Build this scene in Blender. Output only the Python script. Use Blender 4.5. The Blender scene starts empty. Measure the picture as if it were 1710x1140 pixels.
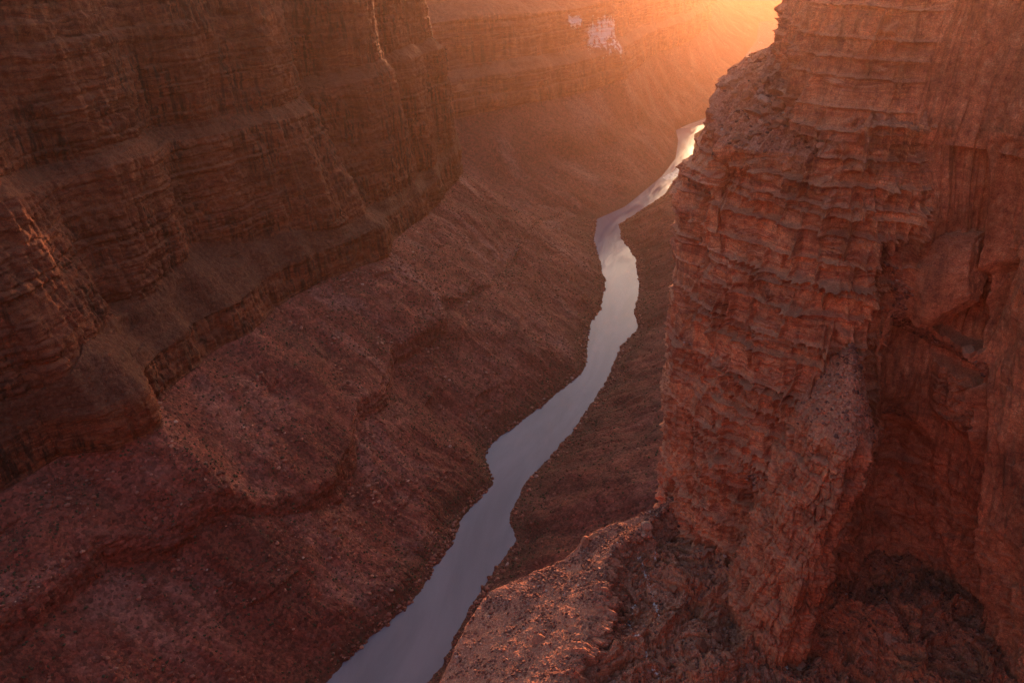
import bpy, math, random
import numpy as np
from mathutils import Vector

# ------------------------------------------------------------------ scene, camera, light
S = bpy.context.scene
C = S.collection
PITCH = math.radians(27.6)
EYE = 880.0                      # height of the overlook above the river, metres
cam = bpy.data.cameras.new("camera")
cam.sensor_width = 36.0
cam.lens = 36.0 * 1300 / 1710
cam.clip_start = 1.0
cam.clip_end = 60000.0
camo = bpy.data.objects.new("camera", cam)
camo.location = (0, 0, EYE)
camo.rotation_euler = (math.pi / 2 - PITCH, 0, 0)
C.objects.link(camo)
S.camera = camo

SUN_EL = math.radians(6.0)
SUN_AZ = math.radians(19.0)      # clockwise from +Y (straight ahead)
W = bpy.data.worlds.new("World")
S.world = W
W.use_nodes = True
nt = W.node_tree
bg = nt.nodes["Background"]
sky = nt.nodes.new("ShaderNodeTexSky")
sky.sky_type = 'NISHITA'
sky.sun_disc = False
sky.sun_elevation = SUN_EL
sky.sun_rotation = SUN_AZ
sky.air_density = 1.0
sky.dust_density = 3.0
sky.ozone_density = 1.8
nt.links.new(sky.outputs[0], bg.inputs[0])
bg.inputs[1].default_value = 0.15

sun = bpy.data.lights.new("sun", 'SUN')
sun.energy = 4.8
sun.angle = math.radians(0.5)
sun.color = (1.0, 0.43, 0.19)
suno = bpy.data.objects.new("sun", sun)
sd = Vector((math.sin(SUN_AZ) * math.cos(SUN_EL), math.cos(SUN_AZ) * math.cos(SUN_EL), math.sin(SUN_EL)))
suno.rotation_euler = sd.to_track_quat('Z', 'Y').to_euler()
suno.location = (600, 2000, 1500)
C.objects.link(suno)

S.view_settings.view_transform = 'Standard'
S.view_settings.look = 'None'
S.view_settings.exposure = 1.7
S.view_settings.gamma = 1.0
S.render.engine = 'CYCLES'
cy = S.cycles
cy.max_bounces = 6
cy.diffuse_bounces = 3
cy.glossy_bounces = 2
cy.transmission_bounces = 1
cy.volume_bounces = 1
cy.transparent_max_bounces = 4
cy.sample_clamp_indirect = 1.5
cy.use_denoising = True
cy.denoiser = 'OPENIMAGEDENOISE'
cy.denoising_input_passes = 'RGB_ALBEDO_NORMAL'
cy.denoising_prefilter = 'NONE'

# ------------------------------------------------------------------ numpy helpers
F32 = np.float32
_rs = np.random.RandomState(11)
PERM = _rs.permutation(256).astype(np.int32)
PERM = np.concatenate([PERM, PERM, PERM])
_g = _rs.normal(size=(256, 3))
GRAD = (_g / np.linalg.norm(_g, axis=1)[:, None]).astype(F32)


def gn(x, y, z, seed=0):
    """gradient noise, about -1..1"""
    x = np.asarray(x, F32) + F32(seed * 17.31)
    y = np.asarray(y, F32) + F32(seed * 7.77)
    z = np.asarray(z, F32) + F32(seed * 3.19)
    x, y, z = np.broadcast_arrays(x, y, z)
    xi = np.floor(x); yi = np.floor(y); zi = np.floor(z)
    fx = x - xi; fy = y - yi; fz = z - zi
    xi = xi.astype(np.int32) & 255; yi = yi.astype(np.int32) & 255; zi = zi.astype(np.int32) & 255
    u = fx * fx * fx * (fx * (fx * 6 - 15) + 10)
    v = fy * fy * fy * (fy * (fy * 6 - 15) + 10)
    w = fz * fz * fz * (fz * (fz * 6 - 15) + 10)
    out = 0
    for dx in (0, 1):
        px = PERM[xi + dx]
        wx = u if dx else 1 - u
        for dy in (0, 1):
            py = PERM[px + yi + dy]
            wy = v if dy else 1 - v
            for dz in (0, 1):
                g = GRAD[PERM[py + zi + dz]]
                wz = w if dz else 1 - w
                out = out + wx * wy * wz * (g[..., 0] * (fx - dx) + g[..., 1] * (fy - dy) + g[..., 2] * (fz - dz))
    return out * F32(1.6)


def fbm(x, y, z, octs=4, gain=0.5, seed=0, ridged=False):
    a = 1.0; f = 1.0; s = 0.0; t = 0.0
    for i in range(octs):
        n = gn(x * f, y * f, z * f, seed + i * 5)
        if ridged:
            n = 1 - 2 * np.abs(n)
        s = s + a * n
        t += a
        a *= gain
        f *= 2.07
    return s / t


def hash2(a, b, seed=0):
    h = (a.astype(np.int64) * 73856093) ^ (b.astype(np.int64) * 19349663) ^ (seed * 83492791)
    h = (h ^ (h >> 13)) * 1274126177
    h = (h ^ (h >> 16)) & 0xFFFF
    return (h / 32767.5 - 1).astype(F32)


def beds(h, s, seed, thick, block, hmin=-50, hmax=1000):
    """layered rock: which bed and which joint block a point of the face lies in"""
    r = np.random.RandomState(seed)
    n = int((hmax - hmin) / thick[0]) + 4
    t = r.uniform(0, 1, n) ** 1.7 * (thick[1] - thick[0]) + thick[0]
    b = hmin + np.concatenate([[0], np.cumsum(t)])
    k = np.clip(np.searchsorted(b, h) - 1, 0, n - 1)
    lo = b[k]; tk = t[k]
    e1 = np.minimum(h - lo, lo + tk - h)
    pro = r.uniform(-1, 1, n)[k]
    w = (t * r.uniform(block[0], block[1], n))[k]
    u = s / w + r.uniform(0, 99, n)[k]
    bi = np.floor(u)
    fu = u - bi
    hb = hash2(k, bi, seed)
    # some joints are closed: neighbours share a block
    e2 = np.minimum(fu, 1 - fu) * w
    return pro.astype(F32), hb, e1.astype(F32), e2.astype(F32)


JIT = _rs.rand(256, 4).astype(F32)


def cells(x, y, z, seed=0):
    """broken-rock cells: a random value per cell and the distance to the cell border"""
    x = np.asarray(x, F32) + F32(seed * 5.13); y = np.asarray(y, F32) + F32(seed * 9.7); z = np.asarray(z, F32) + F32(seed * 2.9)
    x, y, z = np.broadcast_arrays(x, y, z)
    xi = np.floor(x).astype(np.int32); yi = np.floor(y).astype(np.int32); zi = np.floor(z).astype(np.int32)
    f1 = np.full(x.shape, 9, F32); f2 = np.full(x.shape, 9, F32); val = np.zeros(x.shape, F32)
    for dx in (-1, 0, 1):
        hx = PERM[(xi + dx) & 255]
        for dy in (-1, 0, 1):
            hy = PERM[hx + ((yi + dy) & 255)]
            for dz in (-1, 0, 1):
                j = JIT[PERM[hy + ((zi + dz) & 255)]]
                d = np.sqrt((xi + dx + j[..., 0] - x) ** 2 + (yi + dy + j[..., 1] - y) ** 2 + (zi + dz + j[..., 2] - z) ** 2)
                c = d < f1
                f2 = np.where(c, f1, np.minimum(f2, d))
                val = np.where(c, j[..., 3], val)
                f1 = np.where(c, d, f1)
    return val * 2 - 1, f2 - f1


def sstep(a, b, x):
    t = np.clip((x - a) / (b - a), 0, 1)
    return t * t * (3 - 2 * t)


def gridfaces(nr, nc, flip=False):
    i = np.arange(nr * nc, dtype=np.int32).reshape(nr, nc)
    q = np.stack([i[:-1, :-1], i[:-1, 1:], i[1:, 1:], i[1:, :-1]], -1).reshape(-1, 4)
    return q[:, ::-1] if flip else q


def mesh_np(name, co, faces, mat, smooth=True, attrs=None):
    """one mesh object from numpy arrays (faces: (n,3) or (n,4))"""
    me = bpy.data.meshes.new(name)
    co = np.ascontiguousarray(co, F32).reshape(-1, 3)
    faces = np.ascontiguousarray(faces, np.int32)
    nf, k = faces.shape
    me.vertices.add(len(co))
    me.vertices.foreach_set("co", co.ravel())
    me.loops.add(nf * k)
    me.loops.foreach_set("vertex_index", faces.ravel())
    me.polygons.add(nf)
    me.polygons.foreach_set("loop_start", np.arange(0, nf * k, k, dtype=np.int32))
    me.polygons.foreach_set("use_smooth", np.full(nf, smooth, bool))
    for an, av in (attrs or {}).items():
        at = me.attributes.new(an, 'FLOAT', 'POINT')
        at.data.foreach_set("value", np.ascontiguousarray(av, F32).ravel())
    me.update(calc_edges=True)
    me.validate()
    if mat:
        me.materials.append(mat)
    o = bpy.data.objects.new(name, me)
    C.objects.link(o)
    return o


def tag(o, label, cat, kind=None, group=None):
    o["label"] = label
    o["category"] = cat
    o["kind"] = kind or "thing"
    if group:
        o["group"] = group
    return o


def normals(P):
    du = np.gradient(P, axis=1)
    dv = np.gradient(P, axis=0)
    n = np.cross(du, dv)
    n /= np.linalg.norm(n, axis=2)[..., None] + 1e-9
    return n


def ray(x, y):
    a = (x - 855) / 1300.0
    b = (y - 570) / 1300.0
    return np.array([a, math.cos(PITCH) - b * math.sin(PITCH), -math.sin(PITCH) - b * math.cos(PITCH)])


def at_h(x, y, h):
    """the world point at height h seen at a spot of the photograph"""
    r = ray(x, y)
    return np.array([0, 0, EYE]) + r * ((h - EYE) / r[2])


def at_y(x, y, Y):
    r = ray(x, y)
    return np.array([0, 0, EYE]) + r * (Y / r[1])


def catmull(pts, n):
    """smooth curve through pts, n samples evenly spaced along it"""
    p = np.asarray(pts, float)
    p = np.vstack([2 * p[0] - p[1], p, 2 * p[-1] - p[-2]])
    out = []
    for i in range(1, len(p) - 2):
        t = np.linspace(0, 1, 24, endpoint=False)[:, None]
        a, b, c, d = p[i - 1], p[i], p[i + 1], p[i + 2]
        out.append(0.5 * ((2 * b) + (-a + c) * t + (2 * a - 5 * b + 4 * c - d) * t ** 2 + (-a + 3 * b - 3 * c + d) * t ** 3))
    out.append(p[-2][None])
    q = np.vstack(out)
    return resample(q, n)


def resample(q, n):
    L = np.concatenate([[0], np.cumsum(np.linalg.norm(np.diff(q, axis=0), axis=1))])
    s = np.linspace(0, L[-1], n) if np.isscalar(n) else np.asarray(n) * L[-1]
    return np.stack([np.interp(s, L, q[:, k]) for k in range(q.shape[1])], 1)


def project(P):
    P = P - np.array([0, 0, EYE])
    dz = P[..., 1] * math.cos(PITCH) - P[..., 2] * math.sin(PITCH)
    up = P[..., 1] * math.sin(PITCH) + P[..., 2] * math.cos(PITCH)
    return 855 + 1300 * P[..., 0] / dz, 570 - 1300 * up / dz


def surf_at(grid, x, y):
    """the grid point of a surface that lies nearest to a viewing direction"""
    px, py_ = project(grid.reshape(-1, 3))
    i = np.argmin((px - x) ** 2 + (py_ - y) ** 2)
    return grid.reshape(-1, 3)[i]


TD = np.array([0.27, 0.963])     # along the canyon
ND = np.array([0.963, -0.27])    # across it, to the right


def an_xy(a, n):
    return a[..., None] * TD + n[..., None] * ND


def rows_of(contours, counts, cliffy):
    """stack dense contours (K,3) into a grid with counts[i] rows per span; also a per-row cliff weight"""
    G = []; wts = []; us = []
    for i, c in enumerate(counts):
        t = np.linspace(0, 1, c, endpoint=(i == len(counts) - 1))
        for q in t:
            G.append(contours[i] * (1 - q) + contours[i + 1] * q)
        wts.append(np.full(len(t), cliffy[i]))
        us.append(i + t)
    wts = np.concatenate(wts)
    k = 9
    wts = np.convolve(np.pad(wts, k // 2, mode='edge'), np.ones(k) / k, 'valid')
    return np.array(G), wts, np.concatenate(us)


# ------------------------------------------------------------------ materials
def newmat(name):
    m = bpy.data.materials.new(name)
    m.use_nodes = True
    n = m.node_tree
    b = n.nodes["Principled BSDF"]
    b.inputs["Roughness"].default_value = 0.9
    b.inputs["Specular IOR Level"].default_value = 0.25
    return m, n, b


class NB:
    def __init__(s, n):
        s.n = n
        s.pos = n.nodes.new("ShaderNodeNewGeometry").outputs["Position"]

    def node(s, t, **k):
        o = s.n.nodes.new(t)
        for a, v in k.items():
            setattr(o, a, v)
        return o

    def link(s, a, b):
        s.n.links.new(a, b)

    def scale(s, v, vec=None):
        m = s.node("ShaderNodeVectorMath", operation='MULTIPLY')
        s.link(vec or s.pos, m.inputs[0])
        m.inputs[1].default_value = v
        return m.outputs[0]

    def noise(s, sc, detail=6, rough=0.6, vec=None, dist=0.0):
        t = s.node("ShaderNodeTexNoise")
        s.link(s.scale(sc, vec), t.inputs["Vector"])
        t.inputs["Scale"].default_value = 1.0
        t.inputs["Detail"].default_value = detail
        t.inputs["Roughness"].default_value = rough
        t.inputs["Distortion"].default_value = dist
        return t.outputs["Fac"]

    def voro(s, sc, feature='F1', vec=None):
        t = s.node("ShaderNodeTexVoronoi", feature=feature)
        s.link(s.scale(sc, vec), t.inputs["Vector"])
        t.inputs["Scale"].default_value = 1.0
        return t

    def ramp(s, f, stops, interp='LINEAR'):
        r = s.node("ShaderNodeValToRGB")
        r.color_ramp.interpolation = interp
        e = r.color_ramp.elements
        while len(e) < len(stops):
            e.new(0.5)
        for i, (p, c) in enumerate(stops):
            e[i].position = p
            e[i].color = c if len(c) == 4 else (*c, 1)
        s.link(f, r.inputs[0])
        return r.outputs[0]

    def val(s, f, lo, hi, a=0.0, b=1.0):
        r = s.node("ShaderNodeMapRange", clamp=True)
        s.link(f, r.inputs[0])
        for i, v in enumerate((lo, hi, a, b)):
            r.inputs[i + 1].default_value = v
        return r.outputs[0]

    def mix(s, a, b, f, mode='MIX'):
        m = s.node("ShaderNodeMix", data_type='RGBA', blend_type=mode)
        for sock, v in ((m.inputs[0], f), (m.inputs[6], a), (m.inputs[7], b)):
            if isinstance(v, (int, float)):
                sock.default_value = v
            elif isinstance(v, tuple):
                sock.default_value = v if len(v) == 4 else (*v, 1)
            else:
                s.link(v, sock)
        return m.outputs[2]

    def math(s, op, a, b=0.0):
        m = s.node("ShaderNodeMath", operation=op)
        for sock, v in ((m.inputs[0], a), (m.inputs[1], b)):
            if isinstance(v, (int, float)):
                sock.default_value = v
            else:
                s.link(v, sock)
        return m.outputs[0]

    def attr(s, name):
        t = s.node("ShaderNodeAttribute", attribute_name=name)
        return t.outputs["Fac"]

    def bump(s, f, strength, dist, prev=None):
        b = s.node("ShaderNodeBump")
        b.inputs["Strength"].default_value = strength
        b.inputs["Distance"].default_value = dist
        s.link(f, b.inputs["Height"])
        if prev:
            s.link(prev, b.inputs["Normal"])
        return b.outputs[0]


def rock_mat(name, k, pale=0.5, streak=0.8, gain=1.0, dgain=1.0, hue=1.0):
    """layered red rock; k = size in metres of its main mottling; strata follow height"""
    m, n, b = newmat(name)
    B = NB(n)

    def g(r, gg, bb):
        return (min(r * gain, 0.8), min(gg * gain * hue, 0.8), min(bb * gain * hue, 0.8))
    # bed colours: thin and thick layers, gently warped
    warp = B.noise((1 / (k * 9),) * 3, 2, 0.5)
    comb = B.node("ShaderNodeCombineXYZ")
    B.link(B.math('MULTIPLY', warp, k * 5.0), comb.inputs[2])
    add = B.node("ShaderNodeVectorMath", operation='ADD')
    B.link(B.pos, add.inputs[0]); B.link(comb.outputs[0], add.inputs[1])
    str1 = B.noise((1 / (k * 40), 1 / (k * 40), 1 / (k * 2.2)), 5, 0.65, add.outputs[0])
    col = B.ramp(str1, [(0.30, g(0.15, 0.036, 0.020)), (0.42, g(0.31, 0.085, 0.042)), (0.50, g(0.38, 0.120, 0.056)),
                        (0.58, g(0.22, 0.054, 0.030)), (0.64, g(0.36, 0.105, 0.055)), (0.74, g(0.44, 0.17, 0.09))])
    # thin pale and dark bedding lines
    thin = B.noise((1 / (k * 14), 1 / (k * 14), 1 / (k * 0.22)), 4, 0.6, add.outputs[0])
    mas = B.attr("massive")
    notm = B.math('SUBTRACT', 1.0, mas)
    col = B.mix(col, g(0.30, 0.088, 0.045), B.math('MULTIPLY', mas, 0.75))
    zone = B.math('MULTIPLY', B.val(B.noise((1 / (k * 7), 1 / (k * 7), 1 / (k * 3)), 3, 0.5), 0.42, 0.62), notm)
    col = B.mix(col, g(0.50, 0.26, 0.17), B.math('MULTIPLY', B.math('MULTIPLY', B.val(thin, 0.58, 0.66), zone), 0.6))
    col = B.mix(col, g(0.085, 0.028, 0.02), B.math('MULTIPLY', B.math('MULTIPLY', B.val(thin, 0.43, 0.35), zone), 0.75))
    # weathering mottles
    mot = B.noise((1 / k,) * 3, 8, 0.68)
    col = B.mix(col, g(0.17, 0.042, 0.026), B.val(mot, 0.50, 0.66), 'MIX')
    col = B.mix(col, g(0.48, 0.21, 0.12), B.math('MULTIPLY', B.val(mot, 0.46, 0.30), 0.6))
    big = B.noise((1 / (k * 8),) * 3, 4, 0.55)
    col = B.mix(col, B.ramp(big, [(0.3, (0.55, 0.5, 0.5)), (0.5, (1, 1, 1)), (0.7, (1.4, 1.4, 1.35))]), 0.8, 'MULTIPLY')
    # desert varnish running down the faces
    st = B.noise((1 / (k * 0.9), 1 / (k * 0.9), 1 / (k * 14)), 5, 0.6)
    st2 = B.noise((1 / (k * 12),) * 3, 3, 0.5)
    varn = B.math('MULTIPLY', B.val(st, 0.46, 0.60), B.val(st2, 0.42, 0.56))
    col = B.mix(col, g(0.045, 0.022, 0.018), B.math('MULTIPLY', varn, streak))
    # pale mineral stains and fresh breaks
    pl = B.noise((1 / (k * 2.2), 1 / (k * 2.2), 1 / (k * 1.1)), 8, 0.72, None, 0.6)
    col = B.mix(col, (0.55, 0.42, 0.37), B.math('MULTIPLY', B.val(pl, 0.66, 0.74), pale))
    fine = B.noise((6 / k,) * 3, 6, 0.72)
    col = B.mix(col, B.ramp(fine, [(0.30, (0.35, 0.33, 0.33)), (0.5, (1, 1, 1)), (0.70, (1.6, 1.55, 1.5))]), 0.85, 'MULTIPLY')
    # ledge highlights put into the colour, as dusty grit on whatever faces up
    sx = B.node("ShaderNodeSeparateXYZ")
    ge = B.node("ShaderNodeNewGeometry")
    B.link(ge.outputs["Normal"], sx.inputs[0])
    dust_light = B.math('MULTIPLY', B.val(sx.outputs[2], 0.30, 0.75), B.val(fine, 0.35, 0.55))
    col = B.mix(col, g(0.36, 0.125, 0.075), B.math('MULTIPLY', dust_light, 0.5))
    # loose debris lies on the flatter parts
    deb = B.attr("debris")
    vo = B.voro((2.2 / k,) * 3)
    dcol = B.ramp(vo.outputs["Color"], [(0.1, (0.15, 0.05, 0.032)), (0.5, (0.30, 0.112, 0.070)), (0.95, (0.50, 0.25, 0.17))])
    dcol = B.mix(dcol, (0.23, 0.080, 0.050), 0.35)
    dcol = B.mix(dcol, B.ramp(fine, [(0.3, (0.4, 0.4, 0.4)), (0.5, (1, 1, 1)), (0.7, (1.5, 1.5, 1.5))]), 0.7, 'MULTIPLY')
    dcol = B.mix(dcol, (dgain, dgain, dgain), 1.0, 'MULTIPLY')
    col = B.mix(col, dcol, B.math('MULTIPLY', deb, 0.9))
    salt = B.attr("salt")
    sn = B.math('ADD', salt, B.math('MULTIPLY', B.math('SUBTRACT', B.math('MULTIPLY', B.math('ADD', pl, st), 0.5), 0.5), 4.5))
    col = B.mix(col, (0.72, 0.66, 0.64), B.math('MULTIPLY', B.val(sn, 0.50, 0.75), B.val(salt, 0.05, 0.15)))
    B.link(col, b.inputs["Base Color"])
    hgt = B.math('ADD', B.math('MULTIPLY', mot, 0.5), B.math('MULTIPLY', fine, 0.25))
    hgt = B.math('ADD', hgt, B.math('MULTIPLY', B.math('MULTIPLY', thin, zone), 0.25))
    nb = B.bump(hgt, 1.0, k * 0.55)
    nb = B.bump(B.math('MULTIPLY', vo.outputs["Distance"], deb), 0.5, -k * 0.3, nb)
    B.link(nb, b.inputs["Normal"])
    return m


def talus_mat(name, k):
    """earthy rubble slopes: reddish fines, streaks of paler scree running downhill, dark specks"""
    m, n, b = newmat(name)
    B = NB(n)
    big = B.noise((1 / (k * 30),) * 3, 5, 0.6)
    col = B.ramp(big, [(0.30, (0.13, 0.038, 0.028)), (0.5, (0.20, 0.058, 0.041)), (0.70, (0.27, 0.092, 0.068))])
    scree = B.attr("scree")
    sn = B.math('ADD', scree, B.math('MULTIPLY', B.math('SUBTRACT', B.noise((1 / (k * 4),) * 3, 7, 0.65), 0.5), 1.2))
    col = B.mix(col, (0.31, 0.145, 0.120), B.math('MULTIPLY', B.val(sn, 0.15, 0.75), 0.7))
    col = B.mix(col, (0.11, 0.045, 0.036), B.math('MULTIPLY', B.val(sn, -0.15, -0.8), 0.75))
    vo = B.voro((1 / k,) * 3)
    cc = B.ramp(vo.outputs["Color"], [(0.0, (0.3, 0.3, 0.3)), (0.5, (1, 1, 1)), (1.0, (1.8, 1.7, 1.65))])
    col = B.mix(col, cc, 0.75, 'MULTIPLY')
    fine = B.noise((1.3 / k,) * 3, 7, 0.72)
    col = B.mix(col, B.ramp(fine, [(0.3, (0.4, 0.4, 0.4)), (0.5, (1, 1, 1)), (0.7, (1.4, 1.4, 1.4))]), 0.7, 'MULTIPLY')
    wet = B.attr("bank")
    col = B.mix(col, (0.075, 0.045, 0.032), B.math('MULTIPLY', B.math('MULTIPLY', wet, B.val(fine, 0.3, 0.6)), 0.8))
    B.link(col, b.inputs["Base Color"])
    nb = B.bump(fine, 0.9, k * 0.8)
    nb = B.bump(vo.outputs["Distance"], 0.6, -k * 0.5, nb)
    B.link(nb, b.inputs["Normal"])
    return m


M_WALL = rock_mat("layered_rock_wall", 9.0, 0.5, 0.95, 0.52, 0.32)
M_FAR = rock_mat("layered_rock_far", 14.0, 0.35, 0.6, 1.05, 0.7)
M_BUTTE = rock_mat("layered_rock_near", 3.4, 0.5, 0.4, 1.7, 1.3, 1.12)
M_TALUS = talus_mat("talus", 4.5)
M_TALUSF = talus_mat("talus_far", 7.0)
M_LEDGE = rock_mat("ledge_rubble", 1.6, 0.6, 0.3, 1.5, 1.55, 1.08)


def water_mat():
    """silty slow water: smooth slicks and faintly rippled patches drawn out along the flow"""
    m, n, b = newmat("river_water")
    B = NB(n)
    rot = B.node("ShaderNodeMapping")
    rot.inputs["Rotation"].default_value = (0, 0, math.radians(16))
    B.link(B.pos, rot.inputs["Vector"])
    flow = B.noise((0.030, 0.006, 0.01), 6, 0.6, rot.outputs[0], 1.2)
    silt = B.noise((0.012, 0.003, 0.01), 5, 0.6, rot.outputs[0], 0.8)
    B.link(B.ramp(silt, [(0.35, (0.165, 0.16, 0.195)), (0.65, (0.22, 0.21, 0.25))]), b.inputs["Base Color"])
    B.link(B.val(flow, 0.40, 0.62, 0.05, 0.22), b.inputs["Roughness"])
    b.inputs["IOR"].default_value = 1.33
    b.inputs["Specular IOR Level"].default_value = 0.36
    w = B.noise((0.10, 0.05, 0.05), 4, 0.6, rot.outputs[0])
    w2 = B.noise((0.5, 0.28, 0.2), 4, 0.6, rot.outputs[0])
    rip = B.math('MULTIPLY', B.math('ADD', w, B.math('MULTIPLY', w2, 0.4)), B.val(flow, 0.40, 0.62, 0.25, 1.0))
    B.link(B.bump(rip, 0.16, 1.6), b.inputs["Normal"])
    return m


def rapids_mat():
    m, n, b = newmat("rapids_water")
    B = NB(n)
    f = B.noise((0.10, 0.03, 0.05), 7, 0.7)
    B.link(B.ramp(f, [(0.35, (0.14, 0.11, 0.11)), (0.62, (0.75, 0.7, 0.7))]), b.inputs["Base Color"])  # pale end puts the bright reflection on broken water into the colour
    B.link(B.bump(f, 1.0, 1.5), b.inputs["Normal"])
    b.inputs["Roughness"].default_value = 0.35
    return m


def sand_mat():
    m, n, b = newmat("sand")
    B = NB(n)
    f = B.noise((0.05, 0.05, 0.05), 6, 0.6)
    B.link(B.ramp(f, [(0.3, (0.30, 0.2, 0.15)), (0.7, (0.5, 0.38, 0.31))]), b.inputs["Base Color"])
    return m


def stone_mat():
    m, n, b = newmat("loose_stone")
    B = NB(n)
    oi = B.node("ShaderNodeObjectInfo")
    f = B.noise((1.1, 1.1, 1.1), 7, 0.7)
    c = B.ramp(oi.outputs["Random"], [(0.0, (0.22, 0.075, 0.045)), (0.6, (0.38, 0.14, 0.08)), (1.0, (0.52, 0.26, 0.18))])
    c = B.mix(c, B.ramp(f, [(0.3, (0.45, 0.45, 0.45)), (0.5, (1, 1, 1)), (0.75, (1.5, 1.45, 1.4))]), 0.8, 'MULTIPLY')
    B.link(c, b.inputs["Base Color"])
    B.link(B.bump(f, 0.8, 0.5), b.inputs["Normal"])
    return m


def rubble_mat():
    m, n, b = newmat("rubble_stone")
    B = NB(n)
    t = B.attr("tone")
    f = B.noise((1.6, 1.6, 1.6), 5, 0.7)
    c = B.ramp(t, [(0.0, (0.12, 0.042, 0.032)), (0.6, (0.27, 0.10, 0.07)), (0.97, (0.38, 0.18, 0.13)), (1.0, (0.50, 0.33, 0.27))])
    c = B.mix(c, B.ramp(f, [(0.3, (0.5, 0.5, 0.5)), (0.5, (1, 1, 1)), (0.75, (1.4, 1.4, 1.4))]), 0.7, 'MULTIPLY')
    B.link(c, b.inputs["Base Color"])
    return m


def scrub_mat():
    m, n, b = newmat("desert_scrub")
    B = NB(n)
    f = B.noise((0.5, 0.5, 0.5), 4, 0.6)
    B.link(B.ramp(f, [(0.3, (0.035, 0.035, 0.022)), (0.7, (0.075, 0.07, 0.04))]), b.inputs["Base Color"])
    return m


M_WATER = water_mat(); M_RAPIDS = rapids_mat(); M_SAND = sand_mat()
M_STONE = stone_mat(); M_RUBBLE = rubble_mat(); M_SCRUB = scrub_mat()

# ------------------------------------------------------------------ far and wide: the left side of the canyon
def smooth1(v, k):
    w = np.hanning(k + 2)[1:-1]
    return np.convolve(np.pad(v, k // 2, mode='edge'), w / w.sum(), 'valid')


def interp(a, tab):
    t = np.array(tab, float)
    return np.interp(a, t[:, 0], t[:, 1])


LBANK = [(150, -500), (400, -455), (612, -432), (679, -411), (781, -374), (880, -362), (935, -358), (964, -365), (1081, -340), (1120, -362),
         (1156, -380), (1197, -378), (1349, -319), (1524, -258), (1609, -271), (1770, -290), (1847, -280), (2049, -299),
         (2228, -351), (2382, -392), (2593, -420), (2752, -356), (2959, -306), (3200, -275)]
RBANK = [(100, -345), (588, -318), (677, -290), (794, -283), (860, -275), (949, -256), (1002, -286), (1108, -277),
         (1292, -231), (1484, -203), (1678, -192), (1776, -167), (1872, -189), (2033, -197), (2259, -238), (2400, -300), (2551, -335),
         (2775, -268), (2942, -220), (3206, -198), (3464, -156), (3803, -166), (4000, -180)]
T_B = [(150, -730), (560, -676), (617, -634), (701, -593), (808, -533), (849, -522), (912, -531), (1005, -559), (1083, -541),
       (1188, -573), (1290, -540), (1350, -526), (1400, -545), (1600, -500), (2000, -520), (2300, -560), (2600, -520), (2900, -500)]
T_D = [(150, -850), (450, -800), (560, -776), (614, -768), (645, -712), (700, -688), (754, -736), (880, -746), (933, -743), (985, -727),
       (1083, -740), (1208, -718), (1300, -690), (1375, -660), (1460, -690), (1742, -704), (2000, -712)]
T_DH = [(150, 355), (1300, 355), (1375, 352), (1500, 340), (1742, 330), (2000, 360)]
T_E = [(150, -860, 385), (500, -815, 388), (582, -792, 394), (620, -774, 392), (643, -748, 404), (690, -768, 420), (766, -776, 420), (858, -786, 416),
       (935, -800, 429), (1005, -806, 438), (1069, -776, 426), (1184, -755, 404), (1288, -715, 381), (1375, -690, 372),
       (1480, -712, 365), (1742, -714, 365), (2000, -720, 400)]
T_F = [(150, -900, 605), (600, -850, 605), (707, -835, 601), (754, -830, 595), (818, -825, 593), (908, -812, 599), (1016, -817, 591), (1100, -806, 590), (1154, -798, 590),
       (1283, -780, 585), (1349, -778, 584), (1420, -800, 592), (1485, -790, 599), (1635, -748, 614), (1800, -752, 620), (1973, -735, 624)]


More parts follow.
